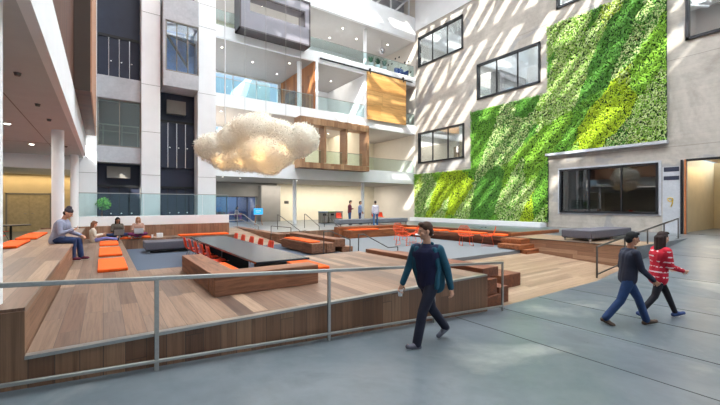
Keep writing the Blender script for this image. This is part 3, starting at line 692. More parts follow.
cushion('red-orange cushion farther back on the raised platform, in front of the double doors', -2.02, -1.55, 13.9, 16.4, .47, .06, mat='orange')

# ------------------------------------------------------------------ ottomans
def ottoman(label, x0, x1, y0, y1, z, h, leg, mat, nl=2, name='upholstered_bench'):
    t = thing(name, label, 'bench', ((x0 + x1) / 2, (y0 + y1) / 2, z))
    MB().box(x0, x1, y0, y1, z + leg, z + h).build('cushion', mat, t, bevel=.035)
    MB().box(x0 + .06, x1 - .06, y0 + .06, y1 - .06, z + leg - .03, z + leg).build('frame', 'black', t)
    for x in (x0 + .12, x1 - .12):
        for y in (y0 + .1, y1 - .1): MB().box(x - .035, x + .035, y - .03, y + .03, z, z + leg - .03).build('leg', 'chrome', t)
ottoman('dark grey bench on the carpet in front of the two seated women', 1.32, 3.05, 16.1, 17.2, -.42, .44, .14, 'upholstery')
ottoman('left dark grey bench on the platform below the big dark window', 15.5, 17.6, 6.45, 7.6, .006, .44, .13, 'upholstery')
ottoman('right dark grey bench on the platform, nearer to the doorway', 17.65, 19.6, 6.5, 7.55, 0, .43, .13, 'upholstery')
ottoman('left half of the long grey bench in front of the standing men', 12.9, 15.9, 20.7, 21.5, 0, .45, .16, 'lightuph')
ottoman('right half of the long grey bench near the white corner', 15.95, 19.0, 20.7, 21.5, 0, .45, .16, 'lightuph')

# ------------------------------------------------------------------ long table and chairs
t = thing('long_table', 'very long black table in the carpeted pit, orange chairs along it', 'table', (3.08, 10.6, -.42))
MB().box(2.5, 3.68, 7.15, 14.0, .275, .32).build('tabletop', 'blacktop', t, bevel=.006)
for y in (7.9, 10.6, 13.2): MB().box(2.72, 3.46, y - .05, y + .05, -.42, .275).build('leg', 'black', t, bevel=.01)
MB().box(3.05, 3.13, 7.9, 13.2, .1, .2).build('crossbar', 'black', t)
def strip(pts, w, th, n=1):
    """a bent sheet following a side profile (y,z)"""
    mb = MB(); v = []; N = len(pts)
    for i, (y, z, ww) in enumerate(pts):
        q0 = Vector(pts[max(i - 1, 0)][:2]); q1 = Vector(pts[min(i + 1, N - 1)][:2]); d = (q1 - q0).normalized(); nn = Vector((-d.y, d.x)) * th
        for x, cv in ((-ww, .02), (-ww * .5, 0), (ww * .5, 0), (ww, .02)):
            v.append((x, y + nn.x * cv / th * 1. , z + nn.y * cv / th * 1.))
        for x, cv in ((-ww, .02), (-ww * .5, 0), (ww * .5, 0), (ww, .02)):
            v.append((x, y + nn.x * (cv / th - 1), z + nn.y * (cv / th - 1)))
    f = []
    for i in range(N - 1):
        a = i * 8; b = a + 8
        for k in range(3): f += [(a + k, a + k + 1, b + k + 1, b + k), (b + 4 + k, b + 5 + k, a + 5 + k, a + 4 + k)]
        f += [(a, b, b + 4, a + 4), (a + 7, b + 7, b + 3, a + 3)]
    for a in (0, (N - 1) * 8):
        q = [(a + k, a + 4 + k, a + 5 + k, a + 1 + k) for k in range(3)]; f += q if a == 0 else [x[::-1] for x in q]
    return mb.add(v, f, True)
def make_chair():
    r = thing('dining_chair', 'x', 'chair', (0, 0, 0))
    prof = [(-.27, .83, .17), (-.26, .78, .205), (-.235, .65, .22), (-.21, .52, .225), (-.17, .455, .225), (-.09, .435, .225), (.06, .435, .225), (.18, .445, .215), (.23, .43, .19)]
    strip(prof, .22, .012).build('seat_shell', 'redor', r, local=True)
    for sx in (-1, 1):
        for sy in (-1, 1):
            MB().tube([(sx * .1, sy * .08 - .02, .425), (sx * .2, sy * .21 - .02, 0)], .011, 8).build('leg', 'chrome', r, local=True)
    return r
ch0 = make_chair(); first = True
LY = [9.85, 10.6, 11.4, 12.25, 13.1]
wl = ['nearest orange chair on the left side of the long table', 'second nearest orange chair on the left side of the long table', 'middle orange chair on the left side of the long table', 'fourth orange chair on the left side of the long table, before the farthest', 'farthest orange chair on the left side of the long table']
for y, l in zip(LY, wl):
    if first: ch0.location = (2.42, y, -.42); ch0.rotation_euler = (0, 0, R(-90)); ch0['label'] = l; ch0['group'] = 'orange chairs at the long table'; first = False
    else: dup(ch0, (2.42, y, -.42), R(-90), l)
for y, l in zip([10.3, 11.15, 12.0, 12.9, 13.75], wl): dup(ch0, (3.8, y, -.42), R(90), l.replace('left', 'right'))
for (x, y, z, rz, l) in ((-3.2, 19.2, 0, -30, 'red chair in the lobby, nearer the double doors'), (-2.9, 16.6, 0, -150, 'red chair in the lobby, beside the black table top'), (14.9, 24.0, 0, 160, 'orange chair standing behind the men in maroon and blue'), (18.6, 24.3, 0, 200, 'orange chair by the cream wall, left of the white corner'), (19.2, 24.2, 0, 170, 'orange chair by the cream wall, nearest the white corner')):
    dup(ch0, (x, y, z), R(rz), l, 'orange chairs away from the table')
t = thing('cafe_table', 'small black table in the lobby beside red chairs', 'table', (-2.7, 17.9, 0))
MB().cyl((-2.7, 17.9, .71), (-2.7, 17.9, .74), .55, n=32).build('tabletop', 'black', t); MB().cyl((-2.7, 17.9, .02), (-2.7, 17.9, .71), .035).build('pedestal', 'black', t); MB().cyl((-2.7, 17.9, 0), (-2.7, 17.9, .02), .28, n=28).build('base', 'black', t)

# orange wire lounge chairs
def make_wire():
    r = thing('wire_chair', 'x', 'chair', (0, 0, 0), group='orange wire chairs on the grey carpet')
    prof = [(-.36, .84), (-.31, .66), (-.25, .5), (-.17, .43), (0, .41), (.2, .43), (.3, .45)]
    wd = [.16, .27, .3, .29, .29, .3, .26]
    sh = MB()
    for k in np.linspace(-1, 1, 9): sh.tube([(w * k, y, z + .05 * k * k) for (y, z), w in zip(prof, wd)], .009, 5)
    for i in range(len(prof) - 1):
        for u in (0, .5):
            y = prof[i][0] * (1 - u) + prof[i + 1][0] * u; z = prof[i][1] * (1 - u) + prof[i + 1][1] * u; w = wd[i] * (1 - u) + wd[i + 1] * u
            sh.tube([(w * k, y, z + .05 * k * k) for k in (-1, -.5, 0, .5, 1)], .007, 5)
    sh.build('seat_shell', 'wire', r, local=True)
    MB().tube([(-w, y, z + .05) for (y, z), w in zip(prof, wd)] + [(w, y, z + .05) for (y, z), w in list(zip(prof, wd))[::-1]], .014, 6, True).build('rim', 'wire', r, local=True)
    for sx in (-1, 1):
        MB().tube([(sx * .22, -.17, .43), (sx * .25, -.27, .02), (sx * .25, .27, .02), (sx * .22, .18, .43)], .011, 6).build('sled_leg', 'wire', r, local=True)
    return r
w0 = make_wire(); w0.location = (11.35, 12.7, -.42); w0.rotation_euler = (0, 0, R(-62)); w0['label'] = 'orange wire chair seen from the side, left of the walking man'
dup(w0, (12.55, 13.2, -.42), R(80), 'orange wire chair just beside the head of the walking man, by the white table')
dup(w0, (13.7, 11.0, -.42), R(145), 'orange wire chair with its round back towards the living wall')
dup(w0, (14.4, 10.35, -.42), R(35), 'orange wire chair nearest the stacked timber ends')
dup(w0, (12.9, 14.6, -.42), R(170), 'orange wire chair behind the walking man, farthest back')
t = thing('round_table', 'round white table between orange wire chairs', 'table', (12.2, 12.2, -.42))
MB().cyl((12.2, 12.2, .06), (12.2, 12.2, .09), .42, n=32).build('tabletop', 'whitepl', t); MB().cyl((12.2, 12.2, -.4), (12.2, 12.2, .06), .03).build('pedestal', 'whitepl', t); MB().cyl((12.2, 12.2, -.42), (12.2, 12.2, -.4), .24, n=28).build('base', 'whitepl', t)

# ------------------------------------------------------------------ bins, easel, small things
for x, l, cc in ((14.15, 'steel recycling bin with a blue top, leftmost of the three', srgb(60, 120, 170)), (14.85, 'steel recycling bin with a green top, between the other two', srgb(90, 150, 80)), (15.55, 'steel waste bin with a grey top, rightmost of the three', srgb(120, 120, 120))):
    b = thing('recycling_bin', l, 'bin', (x, 25.2, 0), 0, 'steel bins by the cream wall')
    MB().box(x - .27, x + .27, 24.95, 25.5, .04, .86).build('body', flat('bin_steel', srgb(150, 146, 136), .4, .06, 10, True, Metallic=.4), b, bevel=.02)
    MB().box(x - .29, x + .29, 24.93, 25.52, .86, .92).build('lid', flat('bin_top', cc, .5), b, bevel=.015)
    MB().box(x - .25, x + .25, 24.97, 25.48, 0, .04).build('foot', 'black', b)
    MB().box(x - .15, x + .15, 24.935, 24.95, .6, .74).build('opening', 'black', b)
e = thing('easel', 'wooden easel holding up the blue sign in front of the grey wall', 'easel', (9.05, 25.6, 0))
for dx in (-.28, .28): MB().tube([(9.05 + dx * .3, 25.65, 1.45), (9.05 + dx, 25.45, 0)], .022, 6).build('leg', 'partition', e)
MB().tube([(9.05, 25.7, 1.4), (9.05, 26.1, 0)], .022, 6).build('leg', 'partition', e); MB().box(8.75, 9.35, 25.42, 25.58, .72, .75).build('ledge', 'partition', e)
s = thing('sign_board', 'bright blue sign board standing on the easel', 'sign', (9.05, 25.44, .75))
MB().box(8.72, 9.38, 25.47, 25.5, .751, 1.2).build('board', 'sign', s)
lt = MB(); x = 8.86
for w in (.05, .03, .05, .04, .06, .04, .05): lt.box(x, x + w - .012, 25.462, 25.47, .98, 1.06); x += w + .01
lt.box(8.9, 9.15, 25.462, 25.47, .9, .915)
lt.build('lettering', 'whitepl', s)
sf = thing('sofa', 'dark sofa in the blue-walled room at the far left', 'sofa', (8.0, 32.2, 0))
MB().box(7.3, 8.6, 31.8, 32.6, .1, .42).build('seat', 'upholstery', sf, bevel=.04); MB().box(7.3, 8.6, 32.5, 32.75, .3, .85).build('backrest', 'upholstery', sf, bevel=.04)
for x in (7.36, 8.54): MB().box(x - .08, x + .08, 31.8, 32.6, .1, .6).build('armrest', 'upholstery', sf, bevel=.03)
def cup(x, y, z, label, h=.1):
    t = thing('paper_cup', label, 'cup', (x, y, z), 0)
    MB().cyl((x, y, z), (x, y, z + h), .03, .042, 20).build('cup_body', 'whitepl', t); MB().cyl((x, y, z + h), (x, y, z + h + .012), .044, .04, 20).build('lid', 'whitepl', t)
cup(.92, 18.45, 0, 'white paper cup on the bench between the two seated women', .12)
cup(1.78, 18.5, 0, 'white paper cup on the bench just right of the orange cushion', .13)
tag(MB().box(1.95, 2.2, 18.45, 18.6, 0, .2).build('paper_bag', 'whitepl', loc=(2.07, 18.5, 0), bevel=.02), 'white paper bag on the bench, right of the paper cups', 'bag')
a = thing('exit_box', 'small dark wall box on the cream wall left of the column', 'wall box', (13.6, 31.0, 1.6)); MB().box(13.5, 13.9, 31.14, 31.2, 1.55, 1.8).build('housing', 'darksteel', a)
# upper balcony: pendant, armchair, holes in the wall
p = thing('pendant_lamp', 'round chrome pendant lamp hanging over the top balcony', 'lamp', (21.0, 26.4, 15.6))
MB().ell((21.0, 26.4, 15.6), (.3, .3, .32), 20, 12).build('lamp_shade', 'chrome', p); MB().cyl((21, 26.4, 15.9), (21, 26.4, 16.57), .012, n=6).build('cord', 'black', p)
ac = thing('armchair', 'blue armchair behind the glass of the top balcony', 'armchair', (22.6, 25.5, 13.2))
bl = flat('blue_fabric', srgb(44, 70, 140), .85, .1, 20)
MB().box(22.1, 23.1, 25.1, 25.9, 13.3, 13.62).build('seat', bl, ac, bevel=.06); MB().box(22.1, 23.1, 25.75, 26.0, 13.55, 14.15).build('backrest', bl, ac, bevel=.06)
for x in (22.15, 23.05): MB().box(x - .08, x + .08, 25.1, 25.9, 13.3, 13.85).build('armrest', bl, ac, bevel=.04)
for x in (22.2, 23.0):
    for y in (25.2, 25.85): MB().cyl((x, y, 13.2), (x, y, 13.32), .03, n=8).build('leg', 'black', ac)
for i in range(3):
    c_ = thing('potted_plant', ('leafy plant in a white pot at the glass of the top balcony, nearest the column', 'leafy plant in a white pot on the top balcony, middle of three', 'leafy plant in a white pot on the top balcony, nearest the blue armchair')[i], 'plant', (19.0 + i * .75, 25.4, 13.2))
    MB().cyl((19.0 + i * .75, 25.4, 13.2), (19.0 + i * .75, 25.4, 13.7), .16, .22, 16).build('pot', 'whitepl', c_)
    f_ = MB()
    for k in range(60):
        a = random.uniform(0, 6.28); l = random.uniform(.25, .5); h = random.uniform(.2, .75); c0 = Vector((19.0 + i * .75, 25.4, 13.68)); tip = c0 + Vector((math.cos(a) * l * .7, math.sin(a) * l * .6, h)); s_ = Vector((-math.sin(a), math.cos(a), 0)) * .05; md = (c0 + tip) / 2 + Vector((0, 0, .08))
        f_.add([c0, md + s_, tip, md - s_], [(0, 1, 2, 3)])
    f_.build('foliage', flat('deep_leaf', srgb(60, 92, 70), .5, .3, 10), c_)
for k in range(14):
    y = 25.4 + (k * 1.37) % 5.2; z = 13.9 + (k * .83) % 2.2
    tag(MB().ell((XW - .04, y, z), (.05, .1, .1), 10, 6).build('wall_knob', 'black', loc=(XW, y, z)), 'small round black knob on the white side wall of the top balcony', 'knob', 'black knobs on the side wall')

# ------------------------------------------------------------------ downlights
def downlight(x, y, z, label, r=.065):
    t = thing('downlight', label, 'downlight', (x, y, z), 0, label)
    MB().cyl((x, y, z - .012), (x, y, z), r * 1.3, n=20).build('trim_ring', 'whitepl', t)
    MB().cyl((x, y, z - .016), (x, y, z - .008), r, n=20).build('lens', 'lamp', t)
for x, y in ((-2.0, 12.8), (-2.0, 16.7)): downlight(x, y, 3.535, 'round downlight glowing in the low soffit behind the left columns')
for x, y in ((-1.1, 7.8), (-1.1, 9.98), (-1.07, 11.6), (-1.07, 16.6)):
    tag(MB().cyl((x, y, 3.49), (x, y, 3.54), .035, .05, 14).build('sprinkler_head', 'darksteel', loc=(x, y, 3.5)), 'small dark sprinkler head in the low soffit along the left columns', 'sprinkler', 'sprinklers in the left soffit')
for x, y in ((6.76, 26.3), (11.93, 29.1), (11.8, 26.3), (9.4, 27.7), (16.5, 28.)): downlight(x, y, 12.4, 'round downlight in the ceiling of the middle balcony')
for x, y in ((6.7, 26.3), (12.5, 28.), (14.6, 28.), (16.8, 29.)): downlight(x, y, 7.95, 'round downlight in the ceiling of the lower balcony')
for x, y in ((16.8, 26.5), (16.8, 28.7), (22.0, 26.8), (18.9, 27.5), (13.5, 27)): downlight(x, y, 16.57, 'round downlight in the ceiling of the top balcony')
for x, y in ((6.6, 25.5), (8.0, 26.2), (12.5, 26.4)): downlight(x, y, 3.35, 'round downlight in the ceiling of the ground floor at the back')
for x, y in ((8.8, 26.5), (9.9, 27.), (10.8, 26.2)): downlight(x, y, 16.56, 'round downlight inside the grey projecting box')

# ------------------------------------------------------------------ cloud lamp
CC = Vector((5.2, 14.68, 3.91)); RV = Vector((math.cos(YAW), -math.sin(YAW), 0)); FV = Vector((math.sin(YAW), math.cos(YAW), 0))
EL = [(-1.8, -.12, 0, .72, .55, .7), (-1.35, -.62, -.1, .5, .4, .5), (-.95, .2, .1, .72, .62, .8), (-.1, .5, 0, .98, .72, .9), (.15, .95, 0, .42, .38, .5), (.3, -.35, -.1, 1.2, .72, 1.0),
      (.45, -.85, -.1, .55, .36, .55), (-.5, -.62, 0, .85, .45, .8), (1.15, .1, .1, .95, .66, .85), (1.8, .22, 0, .66, .62, .7), (-.5, .55, -.3, .5, .5, .5), (.8, .45, -.2, .7, .5, .6)]
def rem(mb, name, vox, sm=3):
    o = bpy.data.objects.new('tmp', mb.mesh('tmp')); COL.objects.link(o)
    m = o.modifiers.new('r', 'REMESH'); m.mode = 'VOXEL'; m.voxel_size = vox; m.use_smooth_shade = True
    s = o.modifiers.new('s', 'SMOOTH'); s.factor = .5; s.iterations = sm
    dg = bpy.context.evaluated_depsgraph_get(); me = bpy.data.meshes.new_from_object(o.evaluated_get(dg)); me.name = name
    old = o.data; bpy.data.objects.remove(o); bpy.data.meshes.remove(old); me.polygons.foreach_set('use_smooth', [True] * len(me.polygons)); return me
def ob(name, me, mat, parent):
    o = bpy.data.objects.new(name, me); COL.objects.link(o); me.materials.clear(); me.materials.append(M[mat] if isinstance(mat, str) else mat); o.parent = parent; return o
cl = thing('cloud_lamp', 'fluffy cream cloud lamp hanging in the middle of the atrium', 'hanging lamp', tuple(CC))
cm = MB()
for l, z, d, a, b, c in EL: cm.ell(RV * l + FV * d + Vector((0, 0, z)), (a, c, b), 20, 14, Matrix.Rotation(-YAW, 3, 'Z'))
me = rem(cm, 'cloud', .09, 2)
def tl(name, col, tr, rough=.8):
    t = NT(name); b = t.n('ShaderNodeBsdfDiffuse'); b.inputs[0].default_value = col; q = t.n('ShaderNodeBsdfTranslucent'); q.inputs[0].default_value = col
    m = t.n('ShaderNodeMixShader'); m.inputs[0].default_value = tr; t.l(b.outputs[0], m.inputs[1]); t.l(q.outputs[0], m.inputs[2]); t.l(m.outputs[0], t.out.inputs[0]); return t.m
paper = tl('cloud_paper', srgb(244, 240, 230), .42)
body = ob('paper_body', me, paper, cl)
fl = MB(); vs = [v.co.copy() for v in me.vertices]; ns = [v.normal.copy() for v in me.vertices]
for i in range(15000):
    k = random.randrange(len(vs)); n = ns[k]; p = vs[k] + n * random.uniform(0, .05) + Vector((random.gauss(0, .04), random.gauss(0, .04), random.gauss(0, .04)))
    a = Vector((random.gauss(0, 1), random.gauss(0, 1), random.gauss(0, 1))); a = (a - n * a.dot(n) * .4).normalized(); b = a.cross(n + Vector((random.gauss(0, .5), random.gauss(0, .5), random.gauss(0, .5)))).normalized(); c = a.cross(b); r = random.uniform(.022, .045)
    fl.add([p - a * r, p + b * r * .8 + c * r * .5, p + a * r, p - b * r * .8 + c * r * .5], [(0, 1, 2), (0, 2, 3)])
fo = fl.build('paper_petals', paper, cl, local=True); fo['kind'] = 'stuff'
for l, d in ((-1.35, 0), (-.6, .2), (.35, -.1), (1.1, .2), (1.75, 0)):
    q = RV * l + FV * d; MB().cyl(q + Vector((0, 0, .2)), q + Vector((0, 0, 16.4)), .022 if l == -1.35 else .007, n=6).build('cable', 'whitepl' if l == -1.35 else 'steel', cl, local=True)
for l, z, d, e in ((-1.35, -.68, -.4, 2.4), (-.5, -.7, -.55, 2.6), (.35, -.45, -.85, 7), (.5, -.95, -.3, 2), (1.15, -.25, -.65, 2.2)):
    L = bpy.data.lights.new('cloud_bulb', 'POINT'); L.energy = e; L.color = (1, .62, .25); L.shadow_soft_size = .08
    o = bpy.data.objects.new('cloud_bulb', L); COL.objects.link(o); o.location = CC + RV * l + FV * d + Vector((0, 0, z))

# ------------------------------------------------------------------ people
def V3(*a): return Vector(a)
def fabric(name, c, **k): return flat(name, srgb(*c), .85, .12, 14, **k)
def person(label, x, y, gz, h, H, pose, out, vox=.007, seat=None, skin='skin', face=True):
    k = H / 1.75; th = math.atan2(-h[0], h[1])
    root = thing('person', label, 'person', (x, y, gz), th)
    X = V3(1, 0, 0); ln = R(pose.get('lean', 3)); u = V3(math.sin(R(pose.get('tilt', 0))), math.sin(ln), math.cos(ln)).normalized()
    tw = Matrix.Rotation(R(pose.get('twist', 0)), 3, 'Z'); sx = tw @ X; sf = tw @ V3(0, 1, 0)
    P = V3(0, 0, 0); J = {}
    for s, n in ((-1, 'L'), (1, 'R')):
        hip = V3(s * .088 * k, 0, -.02 * k); td, sd = (Vector(v).normalized() for v in pose['leg' + n][:2])
        kn = hip + td * .425 * k; an = kn + sd * .42 * k; fd = Vector(pose['leg' + n][2]).normalized(); J[n + 'leg'] = (hip, kn, an, fd)
    fl = min(min(J[n + 'leg'][2].z - .07 * k, (J[n + 'leg'][2] + J[n + 'leg'][3] * .17 * k).z - .035 * k) for n in 'LR')
    off = V3(0, 0, -fl if seat is None else seat + .105 * k)
    P = P + off
    for n in 'LR': a, b, c, d = J[n + 'leg']; J[n + 'leg'] = (a + off, b + off, c + off, d)
    waist = P + u * .17 * k; chest = P + u * .36 * k; nb = P + u * .5 * k; shc = P + u * .445 * k
    hp, hy = R(pose.get('nod', 5)), R(pose.get('turn', 0)); HM = Matrix.Rotation(hy, 3, 'Z') @ Matrix.Rotation(-hp, 3, 'X')
    hu = (u * .5 + HM @ V3(0, 0, 1) * .5).normalized(); hc = nb + hu * .075 * k + HM @ V3(0, .012, .115) * k
    for s, n in ((-1, 'L'), (1, 'R')):
        sh = shc + sx * s * .178 * k; a, b = (Vector(v).normalized() for v in pose['arm' + n][:2]); el = sh + a * .285 * k; wr = el + b * .25 * k; J[n + 'arm'] = (sh, el, wr, b, Vector(pose['arm' + n][2]).normalized() if len(pose['arm' + n]) > 2 else V3(-s, .2, 0))
    fem = out.get('fem', 0)
    def torso(mb, d, lo=0.):
        for s in (-1, 1):
            w = (.062 if not fem else .056) * k
            mb.cap(P + X * s * w + u * (lo) * k, waist + (X * .5 + sx * .5) * s * w * .9, .112 * k + d, (.105 if not fem else .092) * k + d)
            mb.cap(waist + sx * s * w * .9, chest + sx * s * .085 * k, (.104 if not fem else .092) * k + d, .112 * k + d)
            mb.cap(chest + sx * s * .085 * k, shc + sx * s * .135 * k, .108 * k + d, .058 * k + d)
        mb.cap(P + u * lo * k, chest, .118 * k + d, (.122 if not fem else .112) * k + d); mb.cap(chest, shc, .12 * k + d, .075 * k + d)
        mb.cap(shc, shc + (nb - shc) * .4, .08 * k + d, .062 * k + d)
    def legs(mb, d, upto=1., hem=0):
        for n in 'LR':
            a, b, c, f = J[n + 'leg']; e = b + (c - b) * upto
            mb.cap(a, b, .086 * k + d, .056 * k + d); mb.cap(b, e, .056 * k + d, (.04 + hem) * k + d)
    def arms(mb, d, upto=1.):
        for n in 'LR':
            sh, el, wr = J[n + 'arm'][:3]
            mb.cap(sh, el, .054 * k + d, .043 * k + d)
            if upto > 0: mb.cap(el, el + (wr - el) * upto, .042 * k + d, (.032 + .008 * (1 - upto)) * k + d)
    def torso_lo(mb, d):
        for q in (-1, 1): mb.cap(P + X * q * .06 * k - u * .03 * k, P + X * q * .058 * k + u * .08 * k, .112 * k + d, .1 * k + d)
    B = MB(); torso(B, -.012); legs(B, -.008); arms(B, 0)
    for n in 'LR':
        a, b, c, f = J[n + 'leg']; B.cap(c - V3(0, 0, .03 * k), c + f * .15 * k - V3(0, 0, .03 * k), .035 * k, .028 * k)
        sh, el, w, d, nn = J[n + 'arm']; nn = (nn - d * nn.dot(d)).normalized(); s = d.cross(nn) * (1 if n == 'R' else -1)
        for o in (-.022, 0, .022): B.cap(w + s * o * .6 * k, w + (d * .085 + s * o) * k, .017 * k, .015 * k, 8, 3)
        cu = pose.get('curl', .55)
        for i, (o, L) in enumerate(((-.033, .066), (-.011, .076), (.011, .07), (.033, .055))):
            b0 = w + (d * .085 + s * o) * k; d1 = (d * math.cos(cu) + nn * math.sin(cu) + s * o * 3).normalized(); d2 = (d * math.cos(cu * 2.2) + nn * math.sin(cu * 2.2) + s * o * 2).normalized()
            m1 = b0 + d1 * L * .5 * k; B.cap(b0, m1, .0098 * k, .009 * k, 8, 3); B.cap(m1, m1 + d2 * L * .5 * k, .009 * k, .0078 * k, 8, 3)
        t0 = w + (d * .03 - s * .024) * k; t1 = t0 + (d * .6 - s * .7 + nn * .35).normalized() * .038 * k; B.cap(t0, t1, .013 * k, .0105 * k, 8, 3); B.cap(t1, t1 + (d * .9 - s * .2 + nn * .35).normalized() * .03 * k, .0105 * k, .009 * k, 8, 3)
    B.cap(nb - hu * .03 * k, hc - HM @ V3(0, .02, .05) * k, .056 * k, .05 * k)
    E = lambda p, r: B.ell(hc + HM @ Vector(p) * k, tuple(q * k for q in r), 16, 10, HM)
    E((0, -.008, .02), (.074, .094, .1)); E((0, .022, -.045), (.056, .062, .068)); E((0, .055, -.088), (.026, .022, .022))
    B.cap(hc + HM @ V3(0, .088, .012) * k, hc + HM @ V3(0, .108, -.024) * k, .009 * k, .014 * k, 8, 3)
    E((0, .082, -.058), (.024, .012, .009)); E((0, .084, .03), (.045, .012, .01))
    for s in (-1, 1): E((s * .076, -.005, -.005), (.012, .022, .032)); E((s * .035, .06, -.03), (.026, .025, .026))
    ob('body', rem(B, 'body', vox, 2), skin, root)
    def cloth(name, fn, mat, v=None):
        mb = MB(); fn(mb); return ob(name, rem(mb, name, v or vox * 1.5, 9), mat, root)
    cloth('trousers', lambda m: (torso_lo(m, .012), legs(m, out.get('legfit', .014), .96, out.get('hem', .01))), out['trousers'])
    if 'skirt' in out: pass
    cloth('shirt', lambda m: (torso(m, .026 if out.get('shirt_lo', 0) < -.05 else .016, out.get('shirt_lo', -.03)), arms(m, .012, out.get('sleeve', 1.))), out['shirt'])
    if 'jacket' in out:
        def jk(m):
            for s in (-1, 1):
                b = -sf * .06 * k + sx * s * .045 * k
                m.cap(P + b + X * s * .07 * k - u * .06 * k, waist + b + sx * s * .07 * k, .112 * k, .108 * k); m.cap(waist + b + sx * s * .07 * k, chest + b * .9 + sx * s * .085 * k, .108 * k, .116 * k); m.cap(chest + b * .8 + sx * s * .085 * k, shc + b * .5 + sx * s * .13 * k, .11 * k, .07 * k)
            arms(m, .013, .97)
            for s in (-1, 1): m.cap(shc + sx * s * .125 * k + sf * .055 * k, waist + sx * s * .175 * k + sf * .07 * k, .04 * k, .035 * k); m.cap(waist + sx * s * .175 * k + sf * .07 * k, P + X * s * .19 * k + sf * .06 * k - u * .05 * k, .035 * k, .035 * k)
            m.cap(nb - sf * .04 * k - sx * .05 * k, nb - sf * .04 * k + sx * .05 * k, .045 * k, .045 * k)
        cloth('jacket', jk, out['jacket'])
    for n in 'LR':
        a, b, c, f = J[n + 'leg']; sd = (c - b).normalized(); dn = V3(0, 0, -1) if abs(f.z) < .5 else (sd - f * sd.dot(f)).normalized()
        m = MB(); m.cap(c + dn * .03 * k - f * .035 * k, c + dn * .036 * k + f * .15 * k, .042 * k, .034 * k); m.cap(c + dn * .005 * k, c + dn * .03 * k + f * .08 * k, .043 * k, .036 * k)
        o = ob('shoe', rem(m, 'shoe', vox, 2), out['shoes'], root)
        m = MB(); m.cap(c + dn * .062 * k - f * .04 * k, c + dn * .062 * k + f * .155 * k, .018 * k, .016 * k, 10, 3)
        m2 = ob('sole', m.mesh('sole'), out.get('sole', 'whitepl'), o)
    hm = MB(); G = lambda p, r: hm.ell(hc + HM @ Vector(p) * k, tuple(q * k for q in r), 16, 10, HM)
    st = out.get('hair_style', 'short')
    if st == 'beanie':
        G((0, -.02, .062), (.083, .1, .08)); G((0, -.05, .125), (.052, .062, .06))
    else:
        G((0, -.02, .043), (.083, .098, .094)); G((0, -.055, -.005), (.074, .065, .085)); G((.01, .045, .102), (.058, .045, .03))
        if st in ('long', 'bob'):
            L = .34 if st == 'long' else .12
            for s in (-1, 1):
                hm.cap(hc + HM @ V3(s * .066, -.03, .03) * k, hc + HM @ V3(s * .078, -.045, -.1) * k - V3(0, 0, L * .4) * k, .035 * k, .034 * k)
                hm.cap(hc + HM @ V3(s * .05, -.075, 0) * k, hc + HM @ V3(s * .05, -.09, -.09) * k - V3(0, 0, L * .75) * k, .05 * k, .035 * k)
            hm.cap(hc + HM @ V3(0, -.085, 0) * k, hc + HM @ V3(0, -.1, -.1) * k - V3(0, 0, L * .8) * k, .055 * k, .04 * k)
    ob('cap' if st == 'beanie' else 'hair', rem(hm, 'hair', vox, 2), out['hair'], root)
    if st == 'beanie':
        hm = MB(); G((0, -.045, -.02), (.076, .066, .06)); ob('hair', rem(hm, 'hair', vox, 1), fabric('dark_hair_b', (50, 36, 30)), root)
    if face:
        for s in (-1, 1):
            m = MB().ell(hc + HM @ V3(s * .033, .08, .012) * k, (.011 * k, .007 * k, .006 * k), 10, 6, HM); ob('eye', m.mesh('eye'), M['black'], root)
        m = MB().ell(hc + HM @ V3(0, .0935, -.058) * k, (.02 * k, .004 * k, .004 * k), 10, 6, HM); ob('mouth', m.mesh('mouth'), fabric('lip', (150, 84, 76)), root)
    W = Matrix.Translation((x, y, gz)) @ Matrix.Rotation(th, 4, 'Z')
    return {n: W @ J[n + 'arm'][2] for n in 'LR'} | {n + 'd': (W.to_3x3() @ J[n + 'arm'][3]) for n in 'LR'} | {'P': W @ P}
def leg(a, b, out=0, foot=0):
    """thigh and shin swing angles (deg, + forward), spread, toe pitch"""
    A, B_ = R(a), R(b); return ((out, math.sin(A), -math.cos(A)), (out * .3, math.sin(B_), -math.cos(B_)), (out, math.cos(R(foot)), math.sin(R(foot))))
denim = fabric('blue_denim', (30, 50, 92)); dden = fabric('dark_denim', (19, 22, 42))
A = person('young man in dark navy T-shirt and open teal jacket walking along the guardrail', 4.0, 3.9, fz(4.0) , (-.96, .1), 1.88,
    dict(lean=4, twist=30, turn=-14, nod=4, legL=leg(27, 14, -.03, 14), legR=leg(-18, -40, .03, -30), armR=((.25, .22, -1), (.1, .4, -1), (-1, .2, 0)), armL=((-.32, -.22, -1), (-.2, -.1, -1), (1, .3, 0))),
    dict(trousers=dden, shirt=fabric('navy_cotton', (18, 23, 60)), jacket=fabric('teal_jacket', (18, 74, 94)), shoes=fabric('grey_shoe', (96, 96, 108)), hair=fabric('brown_hair', (74, 48, 36)), sleeve=.0), vox=.0058)
wr = A['R'] + A['Rd'] * .1
t = thing('paper_cup', 'white cup held low in the hand of the walking young man', 'cup', tuple(wr - Vector((0, 0, .1))))
MB().cyl(wr - Vector((0, 0, .1)), wr + Vector((0, 0, .0)), .03, .038, 20).build('cup_body', 'whitepl', t)
person('man in dark puffer jacket and blue jeans striding right, beside the woman in red', 8.1, 2.75, -.8, (.62, -.78), 1.83,
    dict(lean=5, twist=10, turn=5, nod=8, legR=leg(-20, -36, .03, -26), legL=leg(28, 18, -.03, 14), armR=((.1, .25, -1), (0, .75, -.75), (-1, 0, .2)), armL=((-.12, -.15, -1), (-.05, .5, -1), (1, .2, 0))),
    dict(trousers=fabric('mid_denim', (32, 58, 100)), shirt=fabric('puffer_jacket', (36, 39, 56)), shoes=fabric('brown_shoe', (96, 78, 66)), hair=fabric('black_hair', (26, 24, 26)), sleeve=.98), vox=.0064, skin='skin2')
